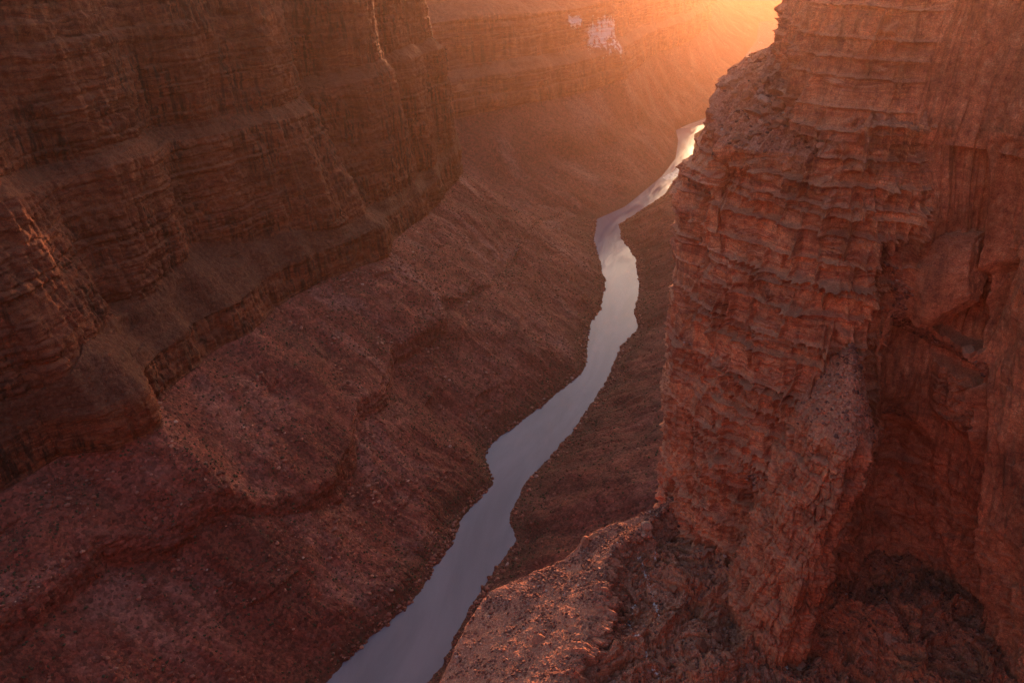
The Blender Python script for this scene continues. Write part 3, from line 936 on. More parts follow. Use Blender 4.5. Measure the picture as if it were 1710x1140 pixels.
def butte():
    kn = knot_cols([(0, 3, 24), (3, 5, 70), (5, 6, 90), (6, 7, 90), (7, 9, 170), (9, 12, 210), (12, 16, 230), (16, 17, 60), (17, 20, 60)])
    hs = np.concatenate([np.linspace(120, 440, 50, endpoint=False), np.linspace(440, 806, 900)])
    G = plan_grid(PLAN, kn, hs)
    wall = sstep(10.9, 11.7, kn)[None] * np.ones((len(hs), 1))
    lower = 20 * sstep(4.2, 6.0, kn) * (1 - sstep(8.0, 9.2, kn))
    lift = sstep(725, 806, G[..., 2]) * lower[None]
    G[..., 2] -= lift
    d, A = rock_face(G, 100, 1.0, wall)
    H = G[..., 2]
    # the rim of the lower tier is worn back
    d = d * (0.55 + 0.45 * sstep(6.0, 7.4, kn))[None]
    top = sstep(785, 806, H + lift) * (1 - sstep(7.0, 8.2, kn))[None]
    d = d - (5.0 + 5.0 * fbm(A / 7, 0, 1, 3, 0.6, 445)) * top ** 2
    cr, ck_ = cells(A / 5, H / 4, 0.5, 16)
    d = d + 1.6 * cr * sstep(760, 800, H + lift) * (1 - sstep(8.0, 9.0, kn))[None]
    d = d - 4.0 * sstep(796, 806, H + lift) * sstep(7.6, 9, kn)[None]
    gx, gy = project(G)
    gm = np.where((H > 445) & (kn > 5)[None], 0, 1e9)

    def find(x, y):
        i = np.argmin((gx - x) ** 2 + (gy - y) ** 2 + gm)
        return A.ravel()[i], H.ravel()[i]
    x_, y_ = G[..., 0], G[..., 1]
    deb = np.zeros_like(d)
    rag = 2.2 * fbm(A / 9, H / 12, 3, 4, 0.6, 440)

    def spur(crest, htop_w, wmax, amax, slope, seed, drop=9999):
        """a rib standing out from the face: debris slope on its head, steep sides below"""
        nonlocal d, deb
        q = sorted([find(*c)[::-1] for c in crest])
        hq = [v[0] for v in q]; aq = [v[1] for v in q]
        ht = max(hq)
        a0 = np.interp(H, hq, aq) + 2.0 * gn(H / 16, 0, 1, seed)
        dn = np.clip(ht + rag - H, 0, 999)
        w = np.clip(htop_w + dn * 0.28, htop_w, wmax) * (1 + 0.3 * gn(H / 14, 2, 1, seed + 1))
        am = np.minimum(dn * slope, amax * (1 + 0.25 * gn(H / 22, 5, 1, seed + 2)))
        am = am * (1 - sstep(drop * 0.5, drop, dn))
        k = np.exp(-np.abs((A - a0) / (1.15 * w)) ** 2.0)
        new = am * k
        grow = (dn > 0.5) & (dn * slope < amax) & (k > 0.3)
        deb = np.where(grow & (new > deb * 0), np.maximum(deb, 0.9 * k), deb)
        cc, ck = cells(x_ / 7, y_ / 7, H / 12, seed)
        d = d + new + k * np.clip(new / 8, 0, 1) * (2.6 * cc - 1.2 * np.exp(-(ck / 0.12) ** 2) + 4.5 * fbm(x_ / 13, y_ / 13, H / 16, 4, 0.6, seed + 3))
    spur([(1260, 790), (1250, 860), (1240, 950), (1222, 1120)], 3.0, 16, 9, 0.7, 480)
    spur([(1345, 830), (1345, 900), (1335, 980), (1325, 1120)], 3.0, 11, 14, 0.8, 470)
    spur([(1520, 700), (1522, 800), (1510, 930), (1500, 1120)], 2.0, 9, 12, 1.0, 490)
    for i_, (kx, ky, kw, ka, kd) in enumerate(((1205, 250, 7, 7, 34), (1160, 300, 10, 10, 60), (1158, 405, 7, 6, 40), (1150, 500, 6, 5, 36), (1148, 570, 7, 6, 46), (1140, 690, 8, 5, 50))):
        spur([(kx, ky), (kx - 2, ky + 60)], kw * 0.6, kw, ka, 1.5, 520 + i_ * 7, kd)
    # slanting ledge that steps down towards the corner, the hollow under its far end
    la = [find(x, y) for x, y in ((1478, 405), (1500, 455), (1532, 520), (1566, 568), (1600, 585), (1642, 600))]
    av = np.array([v[0] for v in la]); hv = np.array([v[1] for v in la])
    ht = np.interp(A, av, hv) + 0.6 * rag
    win = sstep(av[0] - 1.5, av[0] + 1.5, A) * (1 - sstep(av[-1] + 1, av[-1] + 5, A))
    dn = np.clip(ht - H, 0, 999)
    d = d + win * np.minimum(dn * 1.1, 11)
    deb = np.maximum(deb, win * ((dn > 0.3) & (dn * 1.1 < 11)) * 0.9)
    hollow = sstep(av[3] - 3, av[3] + 2, A) * (1 - sstep(av[-1], av[-1] + 3, A)) * sstep(13, 17, dn) * (1 - sstep(44, 58, dn))
    d = d - hollow * (8 + 5 * fbm(x_ / 10, y_ / 10, H / 8, 4, 0.6, 441))
    c3, k3 = cells(x_ / 8, y_ / 8, H / 6, 12)
    d = d + hollow * (2.0 * c3 - 1.2 * np.exp(-(k3 / 0.12) ** 2))
    h2 = sstep(av[2] + 4, av[2] + 7, A) * (1 - sstep(av[-1] - 1, av[-1] + 2, A)) * sstep(3, 6, H - ht) * (1 - sstep(18, 26, H - ht - 0.7 * (A - av[2])))
    d = d + 9 * h2
    cl = sorted([find(*c)[::-1] for c in ((1676, 120), (1668, 250), (1655, 400), (1642, 600), (1636, 720), (1628, 900), (1622, 1080))])
    ac = np.interp(H, [v[0] for v in cl], [v[1] for v in cl]) + 0.8 * gn(H / 14, 1, 2, 530)
    d = d - 6.5 * np.exp(-((A - ac) / 1.7) ** 2) * (0.6 + 0.4 * sstep(760, 690, H)) - 3.0 * np.exp(-((A - ac) / 5.0) ** 2)
    # crumbling foot
    ft = sstep(640, 560, H)
    d = d + ft * (5.5 * fbm(A / 17, H / 45, 0.5, 4, 0.6, 500, True) + 1.5)
    c1, k1 = cells(x_ / 6, y_ / 6, H / 8, 9)
    d = d + ft * (1.8 * c1 - 1.0 * np.exp(-(k1 / 0.12) ** 2))
    N = -normals(G)
    N[..., 2] = 0
    dp = np.pad(d, ((1, 1), (2, 2)), mode='edge')
    d = (dp[1:-1, :-4] + 2 * dp[1:-1, 1:-3] + 3 * dp[1:-1, 2:-2] + 2 * dp[1:-1, 3:-1] + dp[1:-1, 4:]) / 9 * 0.5 + dp[1:-1, 2:-2] * 0.3 + (dp[:-2, 2:-2] + dp[2:, 2:-2]) * 0.1
    N /= np.linalg.norm(N, axis=2)[..., None] + 1e-9
    out = G + N * d[..., None]
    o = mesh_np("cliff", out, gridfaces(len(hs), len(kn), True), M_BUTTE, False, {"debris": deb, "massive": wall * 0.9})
    tag(o, "sheer near butte of thin cracked red beds and the smooth wall beside it, right of the river", "cliff", "structure")
    return out, kn, deb


BUT, BKN, BDEB = butte()


def butte_top():
    """the rubble terrace on top of the lower tier, left of the upper tier"""
    rim = BUT[-1]
    sel = (BKN > 2.0) & (BKN < 11.5)
    r = rim[sel]
    c = np.array([215.0, 455.0, 822.0])
    t = np.linspace(0, 1, 200)[:, None, None]
    g = r[None] * (1 - t) + (np.array([178.0, 440.0, 819.0]) + (r - np.array([150, 430, 806])) * np.array([0.25, 0.5, 0]))[None] * t
    g[..., 2] = r[None, :, 2] * (1 - t[..., 0]) + 820 * t[..., 0] + 6 * np.sin(t[..., 0] * np.pi)
    x, y = g[..., 0], g[..., 1]
    rise = sstep(0, 0.10, t[..., 0])
    c1, k1 = cells(x / 6.5 + 0.25 * gn(x / 4, y / 4, 0, 142), y / 4.5, 0.5, 14)
    c2, k2 = cells(x / 2.6, y / 2.2, 0.5, 15)
    g[..., 2] += rise * (2.2 * fbm(x / 14, y / 14, 0, 5, 0.6, 140) + 1.7 * c1 + 0.8 * c2 - 1.0 * np.exp(-(k1 / 0.1) ** 2))
    g[..., :2] += (rise * 0.8 * c2)[..., None] * np.array([0.4, -0.9])
    o = mesh_np("rock_terrace", g, gridfaces(g.shape[0], g.shape[1], True), M_LEDGE, False, {"debris": np.ones(g.shape[:2]) * 0.8})
    tag(o, "sloping terrace strewn with broken slabs on top of the near butte", "rock ledge", "structure")
    return g


BT = butte_top()

UP = {
    800: [(470, 1000), (360, 780), (270, 660), (205, 575), (170, 520), (155, 490), (145, 462), (140, 432), (138, 402), (138, 379), (144, 362.5), (158, 352), (172, 349.5), (186, 349), (200, 345), (209, 335), (215, 317), (218, 290), (219, 240), (215, 150), (201, 40), (186, -60)],
    830: [(470, 1000), (360, 780), (270, 660), (208, 575), (175, 520), (160, 490), (149, 462), (143, 432), (140, 402), (140, 381), (147, 365.5), (161, 355.5), (174, 352), (188, 351), (201, 345), (209, 334), (215, 316), (218, 290), (219, 240), (215, 150), (201, 40), (186, -60)],
    866: [(470, 1000), (360, 780), (270, 660), (214, 580), (184, 528), (170, 500), (160, 470), (154, 440), (149, 405), (147, 384), (152, 367.5), (165, 356.5), (178, 352.5), (191, 351), (203, 344), (210, 333), (215, 316), (218, 290), (219, 240), (215, 150), (201, 40), (186, -60)],
}


def upper_tier():
    kn = knot_cols([(0, 3, 40), (3, 5, 120), (5, 9, 260), (9, 13, 240), (13, 17, 200), (17, 21, 60)])
    hs = np.linspace(797, 866, 190)
    G = plan_grid(UP, kn, hs)
    d, A = rock_face(G, 160, 0.85, (0.35 + 0.65 * sstep(11.6, 12.6, kn))[None] * np.ones((len(hs), 1)))
    N = -normals(G)
    N[..., 2] = 0
    N /= np.linalg.norm(N, axis=2)[..., None] + 1e-9
    out = G + N * d[..., None]
    # flat cap running back from the rim
    r = out[-1]
    cap = [r + np.array([0, 0, 0.0])]
    for k in (0.06, 0.3, 1.0):
        q = r * (1 - k) + np.array([420.0, 420.0, 868.0]) * k
        q[:, 2] = 866 + 3 * k + 0.8 * gn(q[:, 0] / 9, q[:, 1] / 9, k, 170)
        cap.append(q)
    out = np.concatenate([out, np.array(cap[1:])], 0)
    o = mesh_np("cliff", out, gridfaces(out.shape[0], len(kn), True), M_BUTTE, False, {"debris": np.zeros(out.shape[:2]), "massive": np.broadcast_to((0.35 + 0.6 * sstep(11.6, 12.6, kn))[None], out.shape[:2])})
    tag(o, "upper tier of the near butte with pale block faces, in the sun glow at the top right", "cliff", "structure")


upper_tier()


def debris_spur():
    """a pinnacle in front of the face, its head buried under a cone of fallen rock"""
    th = np.linspace(-2.3, 2.3, 300)
    dh = np.concatenate([np.linspace(0.2, 44, 150, endpoint=False), np.linspace(44, 190, 330)])
    T, D = np.meshgrid(th, dh)
    cap = np.minimum(D, 40 + 9 * gn(T * 2.2, 0, 1, 540))
    rx = 0.40 * cap + 0.02 * D
    ry = 0.80 * cap + 0.05 * D
    cx = 171 - 0.10 * D + 2.5 * gn(D / 26, 0, 2, 541)
    X = cx + rx * np.sin(T); Y = 344 - ry * np.cos(T); Z = 699 - D
    G = np.stack([X, Y, Z], 2)
    head = 1 - sstep(34, 48, D + 12 * gn(T * 3, D / 12, 0, 542) + 5 * gn(T * 9, D / 5, 0, 547))
    n = np.stack([np.sin(T), -np.cos(T), 0 * T], 2)
    c1, k1 = cells(X / 6, Y / 6, Z / 10, 19)
    c2, k2 = cells(X / 2.4, Y / 2.4, Z / 2.4, 20)
    p, hb, e1, e2 = beds(Z + gn(X / 9, Y / 9, 0, 543), T * 18, 21, (3, 12), (0.5, 1.6))
    d = 3.0 * fbm(X / 14, Y / 14, Z / 26, 4, 0.6, 544) + 2.2 * fbm(X / 6, Y / 6, Z / 30, 3, 0.6, 545, True) * (1 - head)
    d = d + (1 - head) * (1.8 * c1 - 1.2 * np.exp(-(k1 / 0.12) ** 2) + 1.2 * p + 0.8 * hb - 1.0 * np.exp(-(e1 / 0.5) ** 2)) + head * (1.0 * c2 + 0.8 * fbm(X / 4, Y / 4, Z / 4, 3, 0.6, 546))
    G = G + n * (d * np.clip(D / 10, 0.1, 1))[..., None]
    o = mesh_np("rock_spur", G, gridfaces(G.shape[0], G.shape[1]), M_LEDGE, False, {"debris": head * (0.55 + 0.4 * gn(X / 7, Y / 7, Z / 7, 548))})
    tag(o, "rock spur headed by a cone of pinkish fallen rock, standing out from the middle of the butte", "rock spur", "structure")
    return G, head


DS, DSH = debris_spur()

# ------------------------------------------------------------------ rubble apron at the foot of the butte
def apron():
    L0 = [(1140, 800, 540), (1122, 832, 533), (1060, 862, 524), (990, 890, 515), (955, 925, 507), (905, 950, 500), (860, 968, 495), (820, 985, 490), (800, 1010, 486), (775, 1050, 484), (755, 1095, 482), (735, 1140, 480), (700, 1220, 478), (660, 1330, 475)]
    S0 = [(1145, 805, 545), (1112, 845, 535), (1085, 868, 533), (1055, 892, 531), (1030, 915, 529), (1015, 945, 527), (1012, 975, 526), (1005, 1010, 526), (990, 1050, 526), (975, 1090, 525), (962, 1118, 525), (950, 1140, 525), (920, 1210, 524), (880, 1320, 523)]
    Lp = np.array([at_h(*p) for p in L0]); Sp = np.array([at_h(*p) for p in S0])
    K = 620
    tt = np.concatenate([np.linspace(0, 0.82, 560, endpoint=False), np.linspace(0.82, 1, 60)])
    idx = np.linspace(0, 1, len(L0))

    def dense(P):
        k = tt * (len(P) - 1)
        pp = np.vstack([2 * P[0] - P[1], P, 2 * P[-1] - P[-2]])
        i = np.clip(np.floor(k).astype(int), 0, len(P) - 2)
        t = (k - i)[:, None]
        a, b, c, d = pp[i], pp[i + 1], pp[i + 2], pp[i + 3]
        return 0.5 * ((2 * b) + (-a + c) * t + (2 * a - 5 * b + 4 * c - d) * t ** 2 + (-a + 3 * b - 3 * c + d) * t ** 3)
    l = dense(Lp); s = dense(Sp)
    dirn = l - s
    dirn[:, 2] = 0
    dirn /= np.linalg.norm(dirn, axis=1)[:, None] + 1e-6
    base = l + dirn * 25; base[:, 2] = 230
    lip = l + dirn * 3.0; lip[:, 2] -= 14
    g0 = s - dirn * 6; g0[:, 2] -= 13                   # steep rock right of the spine
    g1 = s - dirn * 14; g1[:, 2] -= 40
    m = l * 0.5 + s * 0.5; m[:, 2] -= 4
    cs = [base, lip, l, m, s, g0, g1]
    cnt = [60, 40, 150, 150, 70, 40]
    clf = [1, 0.8, 0.1, 0.1, 0.25, 0.1]
    G, wt, u = rows_of(cs, cnt, clf)
    kk = np.hanning(47)[1:-1]; kk /= kk.sum()
    Gs = G.copy()
    for c_ in range(3):
        pad = np.pad(G[..., c_], ((22, 22), (0, 0)), mode='edge')
        cum = np.zeros_like(G[..., c_])
        for q_ in range(45):
            cum += kk[q_] * pad[q_:q_ + G.shape[0]]
        Gs[..., c_] = cum
    sm = sstep(3.4, 4.6, u)[:, None, None]
    G = G * (1 - sm) + Gs * sm
    A = np.broadcast_to(tt * 230, G.shape[:2]); U = u[:, None] * np.ones_like(A)
    wt = wt[:, None] * np.ones_like(A)
    x, y, H = G[..., 0], G[..., 1], G[..., 2]
    d = 1.8 * fbm(x / 22, y / 22, H / 22, 3, 0.55, 200) + 1.0 * fbm(x / 6, y / 6, H / 6, 5, 0.65, 201)
    c1, k1 = cells(x / 5.5, y / 5.5, H / 5.5, 7)
    c2, k2 = cells(x / 2.2, y / 2.2, H / 2.2, 8)
    rough = sstep(-0.3, 0.5, gn(x / 20, y / 20, H / 20, 202))
    side = sstep(3.6, 4.3, U)
    d = d + (0.12 * rough + 0.5 * side) * (1.1 * c1 - 0.6 * np.exp(-(k1 / 0.12) ** 2)) + (0.12 + 0.5 * side) * c2 + 0.35 * fbm(x / 1.7, y / 1.7, H / 1.7, 3, 0.7, 210)
    spine = np.exp(-((U - 4.0) / 0.22) ** 2)
    d = d + spine * (4.5 * gn(A / 11, 0, 3, 203) + 2.0 * gn(A / 2.5, 1, 3, 204))
    zone = sstep(4.0, 4.5, U) * (1 - 0.4 * sstep(7.4, 8.4, U))
    d = d + zone * (8.0 * fbm(x / 17, y / 17, H / 22, 5, 0.62, 211, True) + 5.0 * gn(x / 30, y / 30, H / 30, 212))
    c4, k4 = cells(x / 9 + 0.3 * gn(x / 5, y / 5, H / 5, 213), y / 9, H / 13, 13)
    d = d + zone * (3.4 * c4 - 2.2 * np.exp(-(k4 / 0.1) ** 2))
    p, hb, e1, e2 = beds(H + 1.5 * gn(A / 20, 0, 1, 207), A, 208, (2, 9), (0.8, 3))
    d = d + wt * (1.2 * p + 0.8 * hb - 0.9 * np.exp(-(e1 / 0.5) ** 2))
    N = normals(G)
    out = G + N * d[..., None] * (1 if N[300, 300, 2] > 0 else -1)
    flip = not (N[300, 300, 2] > 0)
    deb = np.clip(1 - wt * 1.3, 0, 1) * sstep(-0.35, 0.3, 0.3 + fbm(x / 12, y / 12, H / 12, 3, 0.6, 209))
    o = mesh_np("rock_ledge", out, gridfaces(out.shape[0], K, flip), M_LEDGE, False, {"debris": deb})
    tag(o, "rubble covered rock ledge with sunlit spine at the foot of the butte", "rock ledge", "structure")
    return out, U, s


AP, APU, SPINE = apron()


def foot():
    """the broken ground between the spine and the butte: a gully, then rubble ribs climbing to the cliff"""
    xs = np.linspace(10, 320, 660); ys = np.linspace(150, 445, 640)
    X, Y = np.meshgrid(xs, ys)
    sp = SPINE[::8]
    dx = X[..., None] - sp[:, 0]; dy = Y[..., None] - sp[:, 1]
    k = np.argmin(dx * dx + dy * dy, axis=2)
    dist = np.sqrt(np.take_along_axis(dx * dx + dy * dy, k[..., None], 2))[..., 0]
    o_ = np.argsort(sp[:, 1])
    side = np.where(X > np.interp(Y, sp[o_, 1], sp[o_, 0]), 1.0, -1.0)
    dd = dist * side
    zs = sp[k, 2]
    Z = zs - 9 - 5 * sstep(0, 14, dd) + 0.04 * np.clip(dd - 26, 0, 60) - 0.22 * np.clip(dd - 80, 0, 300)
    Z = np.where(dd < 0, zs - 9 + dd * 2.5, Z)
    on = sstep(2, 16, dd)
    wx = X + 9 * gn(X / 24, Y / 24, 0, 220); wy = Y + 9 * gn(X / 24, Y / 24, 5, 221)
    # ribs run out from the cliff, that is roughly along -y and -x
    al = (wx * 0.75 - wy * 0.55)
    Z = Z + on * (9.0 * fbm(al / 24, (wx + wy) / 110, 0, 3, 0.55, 222, True) + 5.0 * gn(wx / 22, wy / 22, 3, 223))
    Z = Z + on * (2.6 * fbm(wx / 8, wy / 8, 2, 4, 0.62, 224, True))
    c1, k1 = cells(wx / 7.5, wy / 6, Z / 8, 17)
    c2, k2 = cells(X / 2.8, Y / 2.8, Z / 3, 18)
    Z = Z + on * (1.9 * c1 - 1.2 * np.exp(-(k1 / 0.11) ** 2)) + (0.3 + 0.5 * on) * c2 + 0.4 * fbm(X / 1.7, Y / 1.7, 0, 2, 0.6, 225)
    G = np.stack([X, Y, Z], 2)
    N = normals(G)
    deb = sstep(0.55, 0.8, np.abs(N[..., 2]) + 0.15 * gn(X / 12, Y / 12, 1, 226))
    salt = np.zeros_like(Z)
    for line in (((1068, 930), (1078, 960), (1092, 1000), (1102, 1030)), ((1062, 1010), (1050, 1040), (1064, 1062)), ((1080, 1085), (1080, 1105), (1100, 1130)), ((1095, 880), (1088, 905), (1098, 940)), ((1310, 1020), (1318, 1060), (1312, 1120))):
        pts = [surf_at(G, *q) for q in line]
        for p0, p1 in zip(pts[:-1], pts[1:]):
            for q in np.linspace(0, 1, 9):
                c = p0 * (1 - q) + p1 * q
                salt = np.maximum(salt, np.exp(-((X - c[0]) ** 2 + (Y - c[1]) ** 2 + 0.3 * (Z - c[2]) ** 2) / 1.5 ** 2) * 0.62)
    o = mesh_np("rock_ledge", G, gridfaces(G.shape[0], G.shape[1]), M_LEDGE, False, {"debris": deb * 0.8, "salt": salt})
    tag(o, "dark broken ground with rubble ribs and a gully below the butte", "rock ledge", "structure")
    return G, on


FT, FTON = foot()


# ------------------------------------------------------------------ loose rock
def ico(sub):
    t = (1 + 5 ** 0.5) / 2
    v = [(-1, t, 0), (1, t, 0), (-1, -t, 0), (1, -t, 0), (0, -1, t), (0, 1, t), (0, -1, -t), (0, 1, -t), (t, 0, -1), (t, 0, 1), (-t, 0, -1), (-t, 0, 1)]
    f = [(0, 11, 5), (0, 5, 1), (0, 1, 7), (0, 7, 10), (0, 10, 11), (1, 5, 9), (5, 11, 4), (11, 10, 2), (10, 7, 6), (7, 1, 8), (3, 9, 4), (3, 4, 2), (3, 2, 6), (3, 6, 8), (3, 8, 9), (4, 9, 5), (2, 4, 11), (6, 2, 10), (8, 6, 7), (9, 8, 1)]
    v = [np.array(q) / np.linalg.norm(q) for q in v]
    for _ in range(sub):
        mid = {}; nf = []

        def m(a, b):
            k = (min(a, b), max(a, b))
            if k not in mid:
                q = v[a] + v[b]
                v.append(q / np.linalg.norm(q)); mid[k] = len(v) - 1
            return mid[k]
        for a, b, c in f:
            ab, bc, ca = m(a, b), m(b, c), m(c, a)
            nf += [(a, ab, ca), (b, bc, ab), (c, ca, bc), (ab, bc, ca)]
        f = nf
    return np.array(v), np.array(f)


def rock_shape(seed, sub=3, flat=0.6, planes=11):
    """an angular broken block: a ball cut by random planes, then roughened"""
    v, f = ico(sub)
    r = np.random.RandomState(seed)
    nrm = r.normal(size=(planes, 3)); nrm /= np.linalg.norm(nrm, axis=1)[:, None]
    ds = r.uniform(0.55, 0.95, planes)
    dots = v @ nrm.T
    lim = np.where(dots > 0.05, ds / np.maximum(dots, 0.05), 9).min(1)
    rad = np.minimum(lim, 1.15)
    p = v * rad[:, None]
    p = p * (1 + 0.07 * fbm(v[:, 0] * 2.3, v[:, 1] * 2.3, v[:, 2] * 2.3, 3, 0.6, seed)[:, None])
    p[:, 2] *= flat
    p[:, 0] *= r.uniform(0.85, 1.25)
    return p, f


ROCKS = []
for i in range(9):
    p_, f_ = rock_shape(400 + i, 3, (0.45, 0.65, 0.8)[i % 3])
    me_o = mesh_np("boulder", p_, f_, M_STONE, False)
    ROCKS.append(me_o.data)
    bpy.data.objects.remove(me_o)

rnd = random.Random(5)


def boulder(p, size, label, group=None, name="boulder", mesh=None, rot=None, sink=0.25, cat="boulder", squash=1.0):
    o = bpy.data.objects.new(name, ROCKS[rnd.randrange(len(ROCKS)) if mesh is None else mesh])
    C.objects.link(o)
    o.location = (p[0], p[1], p[2] + size * (0.25 - 0.5 * sink) * squash)
    o.scale = (size * 0.5, size * 0.5 * rnd.uniform(0.7, 1.1), size * 0.5 * squash)
    o.rotation_euler = rot or (rnd.uniform(-0.45, 0.45), rnd.uniform(-0.45, 0.45), rnd.uniform(0, 6.3))
    tag(o, label, cat, None, group)
    return o


# named single boulders
def place_singles():
    up = AP[130:]
    boulder(surf_at(up, 966, 896), 8.5, "large flat topped orange boulder perched on the left edge of the rubble ledge", mesh=1, rot=(0.05, -0.05, 0.4), sink=0.1)
    boulder(surf_at(up, 986, 892), 7.5, "thin sunlit slab lying beside the large flat topped boulder on the ledge edge", name="rock_slab", mesh=0, rot=(0.05, -0.25, 0.2), squash=0.4, cat="slab")
    boulder(surf_at(up, 900, 1068), 7.0, "long grey slab leaning in the middle of the rubble ledge", name="rock_slab", mesh=3, rot=(0.3, -0.5, 0.8), cat="slab")
    boulder(surf_at(up, 957, 1052), 6.0, "flat dark slab near the lower sunlit spine of the ledge", name="rock_slab", mesh=6, rot=(0.1, -0.4, 0.6), squash=0.5, cat="slab")
    boulder(surf_at(up, 985, 938), 3.6, "small upright grey boulder standing alone on the upper ledge slope", mesh=2)
    boulder(surf_at(up, 1080, 880), 7.0, "reddish boulder with a pale face on the sunlit top of the spine", mesh=5)
    boulder(surf_at(up, 1075, 895), 4.2, "pale broken block just below the reddish boulder on the spine", mesh=2)
    boulder(surf_at(FT, 1112, 960), 7.5, "dark wedge shaped boulder in the gully right of the spine", mesh=4)
    boulder(surf_at(FT, 1125, 985), 6.5, "tall leaning boulder against the foot of the butte", mesh=8)
    boulder(surf_at(FT, 1050, 1030), 5.0, "rounded boulder at the gully bottom below the spine", mesh=7)
    bb = BUT[60:]
    boulder(surf_at(bb, 1533, 480), 4.0, "lone block resting high on the slanting ledge", mesh=2)
    boulder(surf_at(bb, 1618, 590), 8.0, "big rounded boulder at the low end of the slanting ledge", mesh=7, sink=0.3)
    boulder(surf_at(DS[8:], 1446, 596), 4.5, "block capping the tip of the debris spur", mesh=5)
    for x, y, s, lab in ((1333, 133, 6.5, "pale upright block on the butte terrace, highest of the broken blocks"),
                         (1348, 139, 7.0, "pale upright block leaning at the back of the butte terrace"),
                         (1354, 163, 7.0, "bright flat slab near the back corner of the butte terrace"),
                         (1300, 158, 11.0, "long tilted slab in the middle of the butte terrace"),
                         (1316, 162, 6.0, "bright broken slab end beside the long tilted slab on the terrace"),
                         (1262, 192, 12.0, "long slab sloping over the front rim of the butte terrace"),
                         (1345, 208, 8.0, "blocky slab on the front rim of the butte terrace"),
                         (1232, 150, 8.0, "dark boulder on the far left tip of the butte terrace")):
        boulder(surf_at(BT, x, y), s, lab, name="rock_slab", rot=(rnd.uniform(-0.4, 0.2), rnd.uniform(0.1, 0.5), rnd.uniform(-0.6, 0.6)), squash=0.55, cat="slab")


place_singles()


def leaning_slab(x, y, Y, size, rot, seed, label):
    """a huge broken-off slab, its own thing"""
    v, f = rock_shape(seed, 5, 1.0, 8)
    v = v * np.array(size)
    n = 0.9 * fbm(v[:, 0] / 6, v[:, 1] / 6, v[:, 2] / 6, 5, 0.6, seed) + 0.5 * cells(v[:, 0] / 4, v[:, 1] / 4, v[:, 2] / 4, seed)[0]
    v = v * (1 + n / max(size))[:, None]
    o = mesh_np("rock_slab", v, f, M_BUTTE, False, {"massive": np.ones(len(v)) * 0.85})
    o.location = at_y(x, y, Y)
    o.rotation_euler = rot
    tag(o, label, "slab")


leaning_slab(1572, 468, 352, (17, 11, 25), (0.10, math.radians(24), math.radians(-18)), 604, "huge dark tilted slab wedged in the corner above the slanting ledge")


def scatter(grid, mask, n, smin, smax, label, group, name="boulder", seed=0, power=3.0, cat="boulder"):
    r = np.random.RandomState(seed)
    flat = grid.reshape(-1, 3)
    idx = np.flatnonzero(mask.ravel())
    for i in r.choice(idx, n, replace=False):
        boulder(flat[i], smin + (smax - smin) * r.rand() ** power, label, group, name, cat=cat)


apx, apy = project(AP)
front = (APU > 2.05) & (apx > 640) & (apx < 1160) & (apy > 830) & (apy < 1150)
scatter(AP, front & (APU < 4.0), 70, 0.9, 3.4, "weathered boulder lying loose on the open slope of the rubble ledge", "boulders on the ledge slope", seed=1)
fx_, fy_ = project(FT)
front2 = (FTON > 0.4) & (fx_ < 1500) & (fx_ > 950) & (fy_ < 1145) & (fy_ > 860) & (FT[..., 1] < 400)
scatter(FT, front2, 30, 4.0, 10.0, "large angular block half buried in the gully right of the sunlit spine", "large blocks in the gully", seed=12, power=2.0, cat="block", name="rock_block")
scatter(FT, front2, 70, 1.2, 5.0, "broken boulder lying in the gully right of the sunlit spine", "boulders in the gully", seed=2)
btx, bty = project(BT)
scatter(BT, (np.arange(BT.shape[0])[:, None] * np.ones(BT.shape[1]) > 4) & (btx < 1390), 130, 2.0, 8.0, "broken slab lying among the rubble on the butte terrace", "broken slabs on the butte terrace", "rock_slab", 3, 1.6, "slab")
bx, by = project(BUT)
on_ledge = (BDEB > 0.4) & (bx > 1475) & (by < 660)
scatter(BUT, on_ledge, 30, 0.8, 3.0, "small block lying on the slanting ledge beside the smooth wall", "blocks on the slanting ledge", seed=4, name="rock_block", cat="block")
scatter(DS, (DSH > 0.6) & (np.arange(DS.shape[0])[:, None] > 15) & (np.abs(np.linspace(-2.3, 2.3, 300))[None] < 1.4), 40, 0.8, 3.2, "small block lying on the debris spur", "blocks on the debris spur", seed=5, name="rock_block", cat="block")


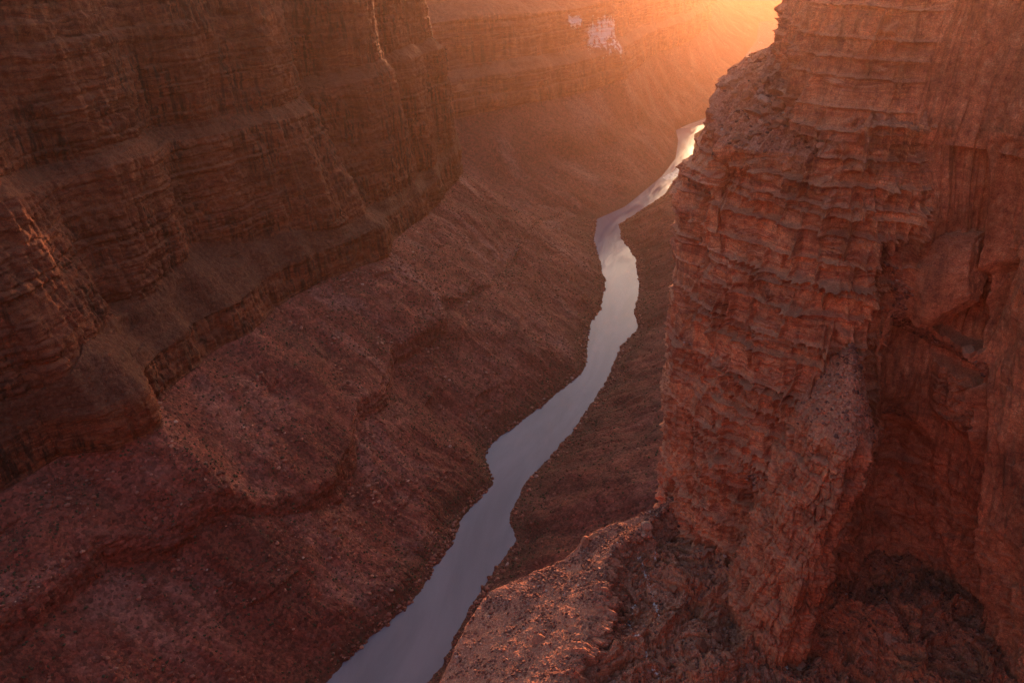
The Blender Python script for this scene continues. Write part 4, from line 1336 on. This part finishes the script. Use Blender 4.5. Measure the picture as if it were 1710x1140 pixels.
def rubble_mass(name, spots, sizes, mat, label, seed, sub=1, flat=0.7, cat="rubble", squash=True):
    """a great many small stones as one mass"""
    r = np.random.RandomState(seed)
    protos = [rock_shape(900 + seed + i, sub, flat, 9) for i in range(8)]
    cos = []; fs = []; tones = []; base = 0
    for pi in range(8):
        sel = np.arange(len(spots)) % 8 == pi
        P = spots[sel]; Z = sizes[sel]
        v, f = protos[pi]
        n = len(P)
        if not n:
            continue
        ang = r.uniform(0, 6.28, n); ti = r.normal(0, 0.35, n)
        ca, sa = np.cos(ang), np.sin(ang); ct, st = np.cos(ti), np.sin(ti)
        Rz = np.zeros((n, 3, 3)); Rz[:, 0, 0] = ca; Rz[:, 0, 1] = -sa; Rz[:, 1, 0] = sa; Rz[:, 1, 1] = ca; Rz[:, 2, 2] = 1
        Rx = np.zeros((n, 3, 3)); Rx[:, 0, 0] = 1; Rx[:, 1, 1] = ct; Rx[:, 1, 2] = -st; Rx[:, 2, 1] = st; Rx[:, 2, 2] = ct
        q = np.einsum('nij,kj->nki', Rz @ Rx, v) * Z[:, None, None]
        q[..., 2] += Z[:, None] * 0.2
        cos.append((q + P[:, None]).reshape(-1, 3))
        fs.append((f[None] + (base + np.arange(n) * len(v))[:, None, None]).reshape(-1, 3))
        tones.append(np.repeat(r.rand(n) ** 1.3, len(v)))
        base += n * len(v)
    o = mesh_np(name, np.concatenate(cos), np.concatenate(fs), mat, False, {"tone": np.concatenate(tones)})
    tag(o, label, cat, "stuff")
    return o


def pick(grid, mask, n, r):
    flat = grid.reshape(-1, 3)
    i = r.choice(np.flatnonzero(mask.ravel()), n)
    return flat[i] + r.normal(0, 0.3, (n, 3)) * np.array([1, 1, 0])


rr = np.random.RandomState(77)
clump = gn(AP[..., 0] / 9, AP[..., 1] / 9, AP[..., 2] / 9, 78) + 0.6 * rr.rand(*AP.shape[:2]) - 0.25
pt = [pick(AP, (APU > 2.02) & (APU < 4.1) & (apy < 1200) & (clump > 0), 15000, rr), pick(FT, (FTON > 0.2) & (fy_ < 1200) & (fx_ < 1720) & (gn(FT[..., 0] / 9, FT[..., 1] / 9, 1, 80) > -0.1), 12000, rr), pick(BT, (btx < 1400), 2600, rr)]
pt.append(pick(DS, DSH > 0.5, 1500, rr))
pt.append(pick(BUT, (BDEB > 0.3) & (bx < 1720) & (by < 1160), 3500, rr))
pt = np.concatenate(pt)
rubble_mass("rubble", pt, 0.13 + 1.1 * rr.rand(len(pt)) ** 7, M_RUBBLE, "fine broken stone covering the ledges around the butte", 3)

# dark desert scrub dotted over the talus slopes
lt = LT[4:]
lm = (LTW[4:] < 0.3) & (lt[..., 2] > 1)
dens = gn(lt[..., 0] / 90, lt[..., 1] / 90, lt[..., 2] / 90, 55)
lm &= dens > -0.25
p1 = pick(lt, lm, 9000, rr)
rt = RT[4:]
p2 = pick(rt, (rt[..., 2] > 1) & (rt[..., 1] < 2900), 5000, rr)
nearb = pick(lt, lt[..., 2] < 22, 2500, rr)
nearb2 = pick(rt, (rt[..., 2] < 22) & (rt[..., 1] < 3000) & (rt[..., 2] > 1), 2000, rr)
sp = np.concatenate([p1, p2, nearb[nearb[:, 2] > 1.0], nearb2])
rubble_mass("desert_scrub", sp, 0.6 + 1.5 * rr.rand(len(sp)) ** 2, M_SCRUB, "dark low scrub dotted over the talus slopes", 9, 1, 0.8, "scrub")

bm_ = gn(lt[..., 0] / 55, lt[..., 1] / 55, lt[..., 2] / 55, 81) > 0.05
scr = np.concatenate([pick(lt, bm_ & (LTW[4:] < 0.3) & (lt[..., 2] > 1), 12000, rr), pick(rt, (rt[..., 2] > 1) & (rt[..., 1] < 2900), 4000, rr)])
rubble_mass("scree", scr, 0.5 + 3.2 * rr.rand(len(scr)) ** 5, M_RUBBLE, "fallen rocks strewn over the talus slopes", 23, 1, 0.75)
lshore = pick(lt, (lt[..., 2] < 7) & (lt[..., 2] > -0.6), 4200, rr)
rshore = pick(rt, (rt[..., 2] < 5) & (rt[..., 2] > -0.6) & (rt[..., 1] < 3600), 3600, rr)
sh = np.concatenate([lshore, rshore])
sh = sh[gn(sh[:, 0] / 60, sh[:, 1] / 60, 0, 79) + 0.5 * rr.rand(len(sh)) > 0.1]
rubble_mass("shore_rocks", sh, 0.7 + 3.4 * rr.rand(len(sh)) ** 3.5, M_RUBBLE, "rocks lining both banks at the water's edge", 17, 1, 0.7)

# ------------------------------------------------------------------ rapids and sand bars on the far river
def patch(name, pts, h, mat, label, cat, kind="structure"):
    # a low lens-shaped sheet: outline of picked spots on the valley floor
    P = catmull(np.array([at_h(x_, y_, h)[:2] for x_, y_ in pts] + [at_h(*pts[0], h)[:2]]), 90)
    P = P + 5 * np.stack([gn(P[:, 0] / 18, P[:, 1] / 18, 0, 301), gn(P[:, 0] / 18, P[:, 1] / 18, 5, 302)], 1)
    c = P.mean(0)
    rings = [np.concatenate([c + (P - c) * k, np.full((90, 1), z)], 1) for k, z in ((0.02, h + 1.2), (0.5, h + 1.0), (0.85, h + 0.5), (1.0, h - 0.6))]
    o = mesh_np(name, np.array(rings), gridfaces(4, 90, True), mat)
    tag(o, label, cat, kind)


patch("sandbar", [(1118, 216), (1150, 208), (1185, 196), (1212, 183), (1214, 190), (1185, 205), (1150, 214)], 0.2, M_SAND, "pale sand bar across the far bend of the river", "sandbar")
patch("sandbar", [(995, 352), (1010, 356), (1030, 348), (1022, 344), (1004, 347)], 0.2, M_SAND, "small sand bar at the inside of the river bend below the nose", "sandbar")
patch("rapids", [(1104, 298), (1120, 290), (1142, 268), (1155, 262), (1150, 275), (1134, 294), (1112, 302)], 0.05, M_RAPIDS, "broken water of the rapids above the bend, its bright reflection painted white", "rapids")

# ------------------------------------------------------------------ haze
def haze():
    m = bpy.data.materials.new("haze")
    m.use_nodes = True
    n = m.node_tree
    n.nodes.clear()
    out = n.nodes.new("ShaderNodeOutputMaterial")
    v = n.nodes.new("ShaderNodeVolumePrincipled")
    v.inputs["Color"].default_value = (0.97, 0.60, 0.42, 1)
    v.inputs["Density"].default_value = 0.000027
    v.inputs["Anisotropy"].default_value = 0.85
    n.links.new(v.outputs[0], out.inputs["Volume"])
    x0, x1, y0, y1, z0, z1 = -4500, 12000, -1700, 17000, -12, 2100
    co = [(x, y, z) for x in (x0, x1) for y in (y0, y1) for z in (z0, z1)]
    f = [(0, 1, 3, 2), (4, 6, 7, 5), (0, 4, 5, 1), (2, 3, 7, 6), (0, 2, 6, 4), (1, 5, 7, 3)]
    o = mesh_np("haze", np.array(co, float), np.array(f), m, False)
    tag(o, "warm sunlit haze filling the canyon", "haze", "stuff")
    m.cycles.homogeneous_volume = True


haze()
